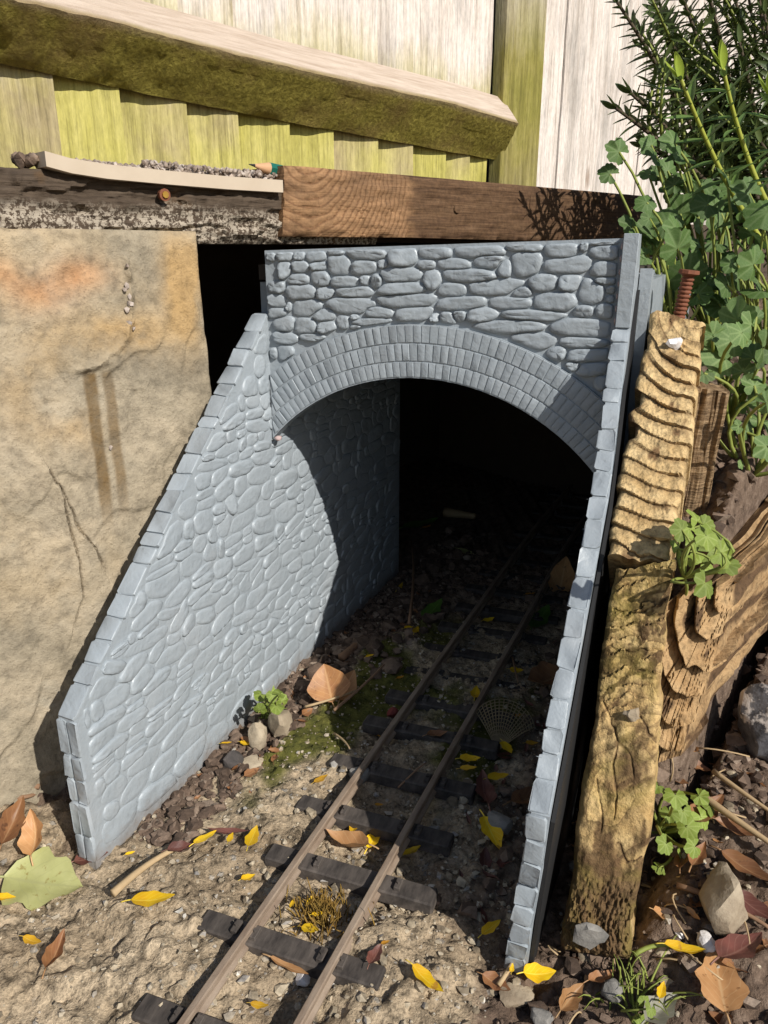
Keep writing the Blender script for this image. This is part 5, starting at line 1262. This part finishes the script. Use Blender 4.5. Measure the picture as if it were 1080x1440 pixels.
# narrow leaved evergreen shrub
def hleaf(L, w, droop):
    v = []; 
    for j in range(6):
        t = j / 5; ww = w * (math.sin(math.pi * min(.97, .08 + t * .9)) ** .8) * .5; z = -droop * t * t * L
        v += [(-ww, t * L, z + ww * .5), (0, t * L, z), (ww, t * L, z + ww * .5)]
    f = [(j * 3 + k, j * 3 + k + 1, j * 3 + 4 + k, j * 3 + 3 + k) for j in range(5) for k in range(2)]
    return np.array(v), f
def shoot(root, pts, L0, mat, stem_mat, seed, single=False, gap=.030, r0=.009, bud=True, w=.30):
    rr = np.random.default_rng(seed); pts = np.asarray(pts, float)
    seg = np.linalg.norm(np.diff(pts, axis=0), axis=1); cum = np.concatenate([[0], np.cumsum(seg)]); T = cum[-1]
    st = mk('stem', *tube(pts, np.linspace(r0, r0 * .55, len(pts)), 6), stem_mat, root, True)
    leaves = []; a = T * .10; k = 0
    up0 = Vector((.2, .1, 1))
    while a < T:
        p = np.array([np.interp(a, cum, pts[:, i]) for i in range(3)]); q = np.array([np.interp(min(a + .02, T + .001), cum, pts[:, i]) for i in range(3)]); d = Vector(q - p)
        if d.length < 1e-5: d = Vector(pts[-1] - pts[-2])
        d.normalize(); x = d.orthogonal().normalized(); ph = (k % 2) * math.pi / 2 + .3 + rr.normal(0, .12)
        for sgn in (0, math.pi):
            g_ = ph + sgn; out = (x * math.cos(g_) + d.cross(x) * math.sin(g_)); t = a / T
            dr = (out * .88 + d * (.25 + .5 * t ** 4)).normalized(); side = dr.cross(d).normalized(); nn = side.cross(dr).normalized()
            l = L0 * rr.uniform(.85, 1.12) * (1 - .45 * max(0, t - .85) / .15); v, f = hleaf(l, l * w, rr.uniform(-.05, .2))
            M = np.array([list(side), list(dr), list(nn)]); leaves.append((v @ M + p, f))
        a += gap * rr.uniform(.85, 1.1); k += 1
    if bud:
        d = Vector(pts[-1] - pts[-2]).normalized()
        for g_ in range(3):
            o_ = d.orthogonal().normalized(); o_.rotate(Matrix.Rotation(g_ * 2.1, 3, d)); dr = (d + o_ * .16).normalized(); side = dr.cross(o_).normalized(); v, f = hleaf(L0 * .75, L0 * .28, -.12); 
            if single: mk('bud', v @ np.array([list(side), list(dr), list(side.cross(dr))]) + pts[-1], f, L_BUD, st, True)
            else: leaves.append((v @ np.array([list(side), list(dr), list(side.cross(dr))]) + pts[-1], f))
    if single:
        for v, f in leaves: mk('leaf', v, f, mat, st, True)
        return []
    return leaves
def shrub():
    base = aty(1075, 420, 2.1); root = thing('evergreen_shrub', 'tall evergreen shrub with narrow paired leaves in front of the fence', 'shrub', base)
    def path(pl, n=12):
        q = np.array([aty(*p) - base for p in pl]); t = np.linspace(0, 1, len(q)); tt = np.linspace(0, 1, n)
        return np.stack([np.interp(tt, t, q[:, i]) for i in range(3)], -1) if len(q) < 3 else bez(q, n)
    def bez(q, n):
        t = np.linspace(0, 1, n)[:, None]; return q[0] * (1 - t) ** 2 + 2 * q[1] * t * (1 - t) + q[2] * t ** 2
    al = []; rr = np.random.default_rng(9)
    arms = [[(1040, 330, 2.15), (985, 180, 2.12), (868, 3, 2.05)], [(1050, 330, 2.2), (1000, 180, 2.2), (905, -30, 2.15)], [(1040, 300, 2.1), (960, 220, 2.0), (866, 152, 1.95)], [(1030, 300, 2.15), (965, 200, 2.05), (886, 130, 2.0)],
            [(1060, 320, 2.2), (1010, 120, 2.25), (945, -40, 2.2)], [(1065, 330, 2.2), (1040, 140, 2.2), (985, -50, 2.2)], [(1070, 330, 2.3), (1060, 120, 2.3), (1025, -50, 2.3)], [(1080, 330, 2.2), (1090, 120, 2.2), (1060, -50, 2.2)],
            [(1050, 340, 2.3), (990, 210, 2.3), (915, 60, 2.3)], [(1060, 360, 2.3), (1000, 220, 2.35), (950, 60, 2.35)], [(1090, 300, 2.25), (1100, 160, 2.2), (1075, 20, 2.15)], [(1070, 340, 2.25), (1030, 220, 2.2), (985, 110, 2.25)],
            [(1085, 350, 2.1), (1060, 240, 2.1), (1015, 180, 2.15)], [(1080, 300, 2.1), (1075, 200, 2.1), (1040, 60, 2.1)], [(1100, 360, 2.0), (1110, 260, 2.0), (1070, 200, 2.0)], [(1060, 360, 2.1), (1010, 300, 2.1), (950, 262, 2.05)],
            [(1070, 350, 2.4), (1030, 150, 2.45), (1000, 20, 2.4)], [(1100, 350, 2.4), (1080, 150, 2.45), (1050, -20, 2.4)], [(1040, 320, 2.2), (975, 235, 2.15), (905, 205, 2.1)], [(1090, 380, 2.05), (1050, 320, 2.05), (1000, 270, 2.1)],
            [(1060, 340, 2.35), (1000, 160, 2.4), (925, 0, 2.4)], [(1080, 340, 2.3), (1040, 190, 2.35), (1005, 60, 2.35)], [(1110, 330, 2.2), (1120, 160, 2.2), (1085, 60, 2.2)], [(1105, 330, 2.3), (1095, 110, 2.3), (1090, -60, 2.3)]]
    for i, a in enumerate(arms): al += shoot(root, path(a), rr.uniform(.046, .056), L_HEBE, STEM_B, 100 + i, gap=.0145, r0=.0065, w=.24)
    # side sprays along the arms
    for i in range(95):
        a = arms[int(rr.integers(len(arms)))]; t = rr.uniform(.12, .8); q = np.array(a); m = q[0] * (1 - t) ** 2 + 2 * q[1] * t * (1 - t) + q[2] * t * t
        e = m + np.array([rr.normal(-15, 30), -rr.uniform(50, 110), rr.normal(0, .06)]); mid = (m + e) / 2 + (rr.normal(0, 8), 0, 0)
        if e[0] < 900 - .1 * max(0, 150 - e[1]): continue
        al += shoot(root, path([tuple(m), tuple(mid), tuple(e)], 8), rr.uniform(.042, .050), L_HEBE, STEM_G, 200 + i, gap=.0145, r0=.0045, w=.24)
    kind(mk('foliage', *merge(al), L_HEBE, root, True), 'stuff')
    for i, a in enumerate([[(1075, 345, 1.75), (1010, 250, 1.72), (958, 112, 1.66)], [(1085, 300, 1.75), (1040, 210, 1.74), (1017, 96, 1.70)], [(1120, 330, 1.6), (1100, 240, 1.6), (1084, 138, 1.58)]]):
        shoot(root, path(a, 14), .066, L_HEBEN, STEM_Y, 300 + i, True, .027, .0065, True, .26)
shrub()
print('objects', len(bpy.data.objects), 'tris approx', sum(len(o.data.polygons) for o in bpy.data.objects if o.type == 'MESH'))
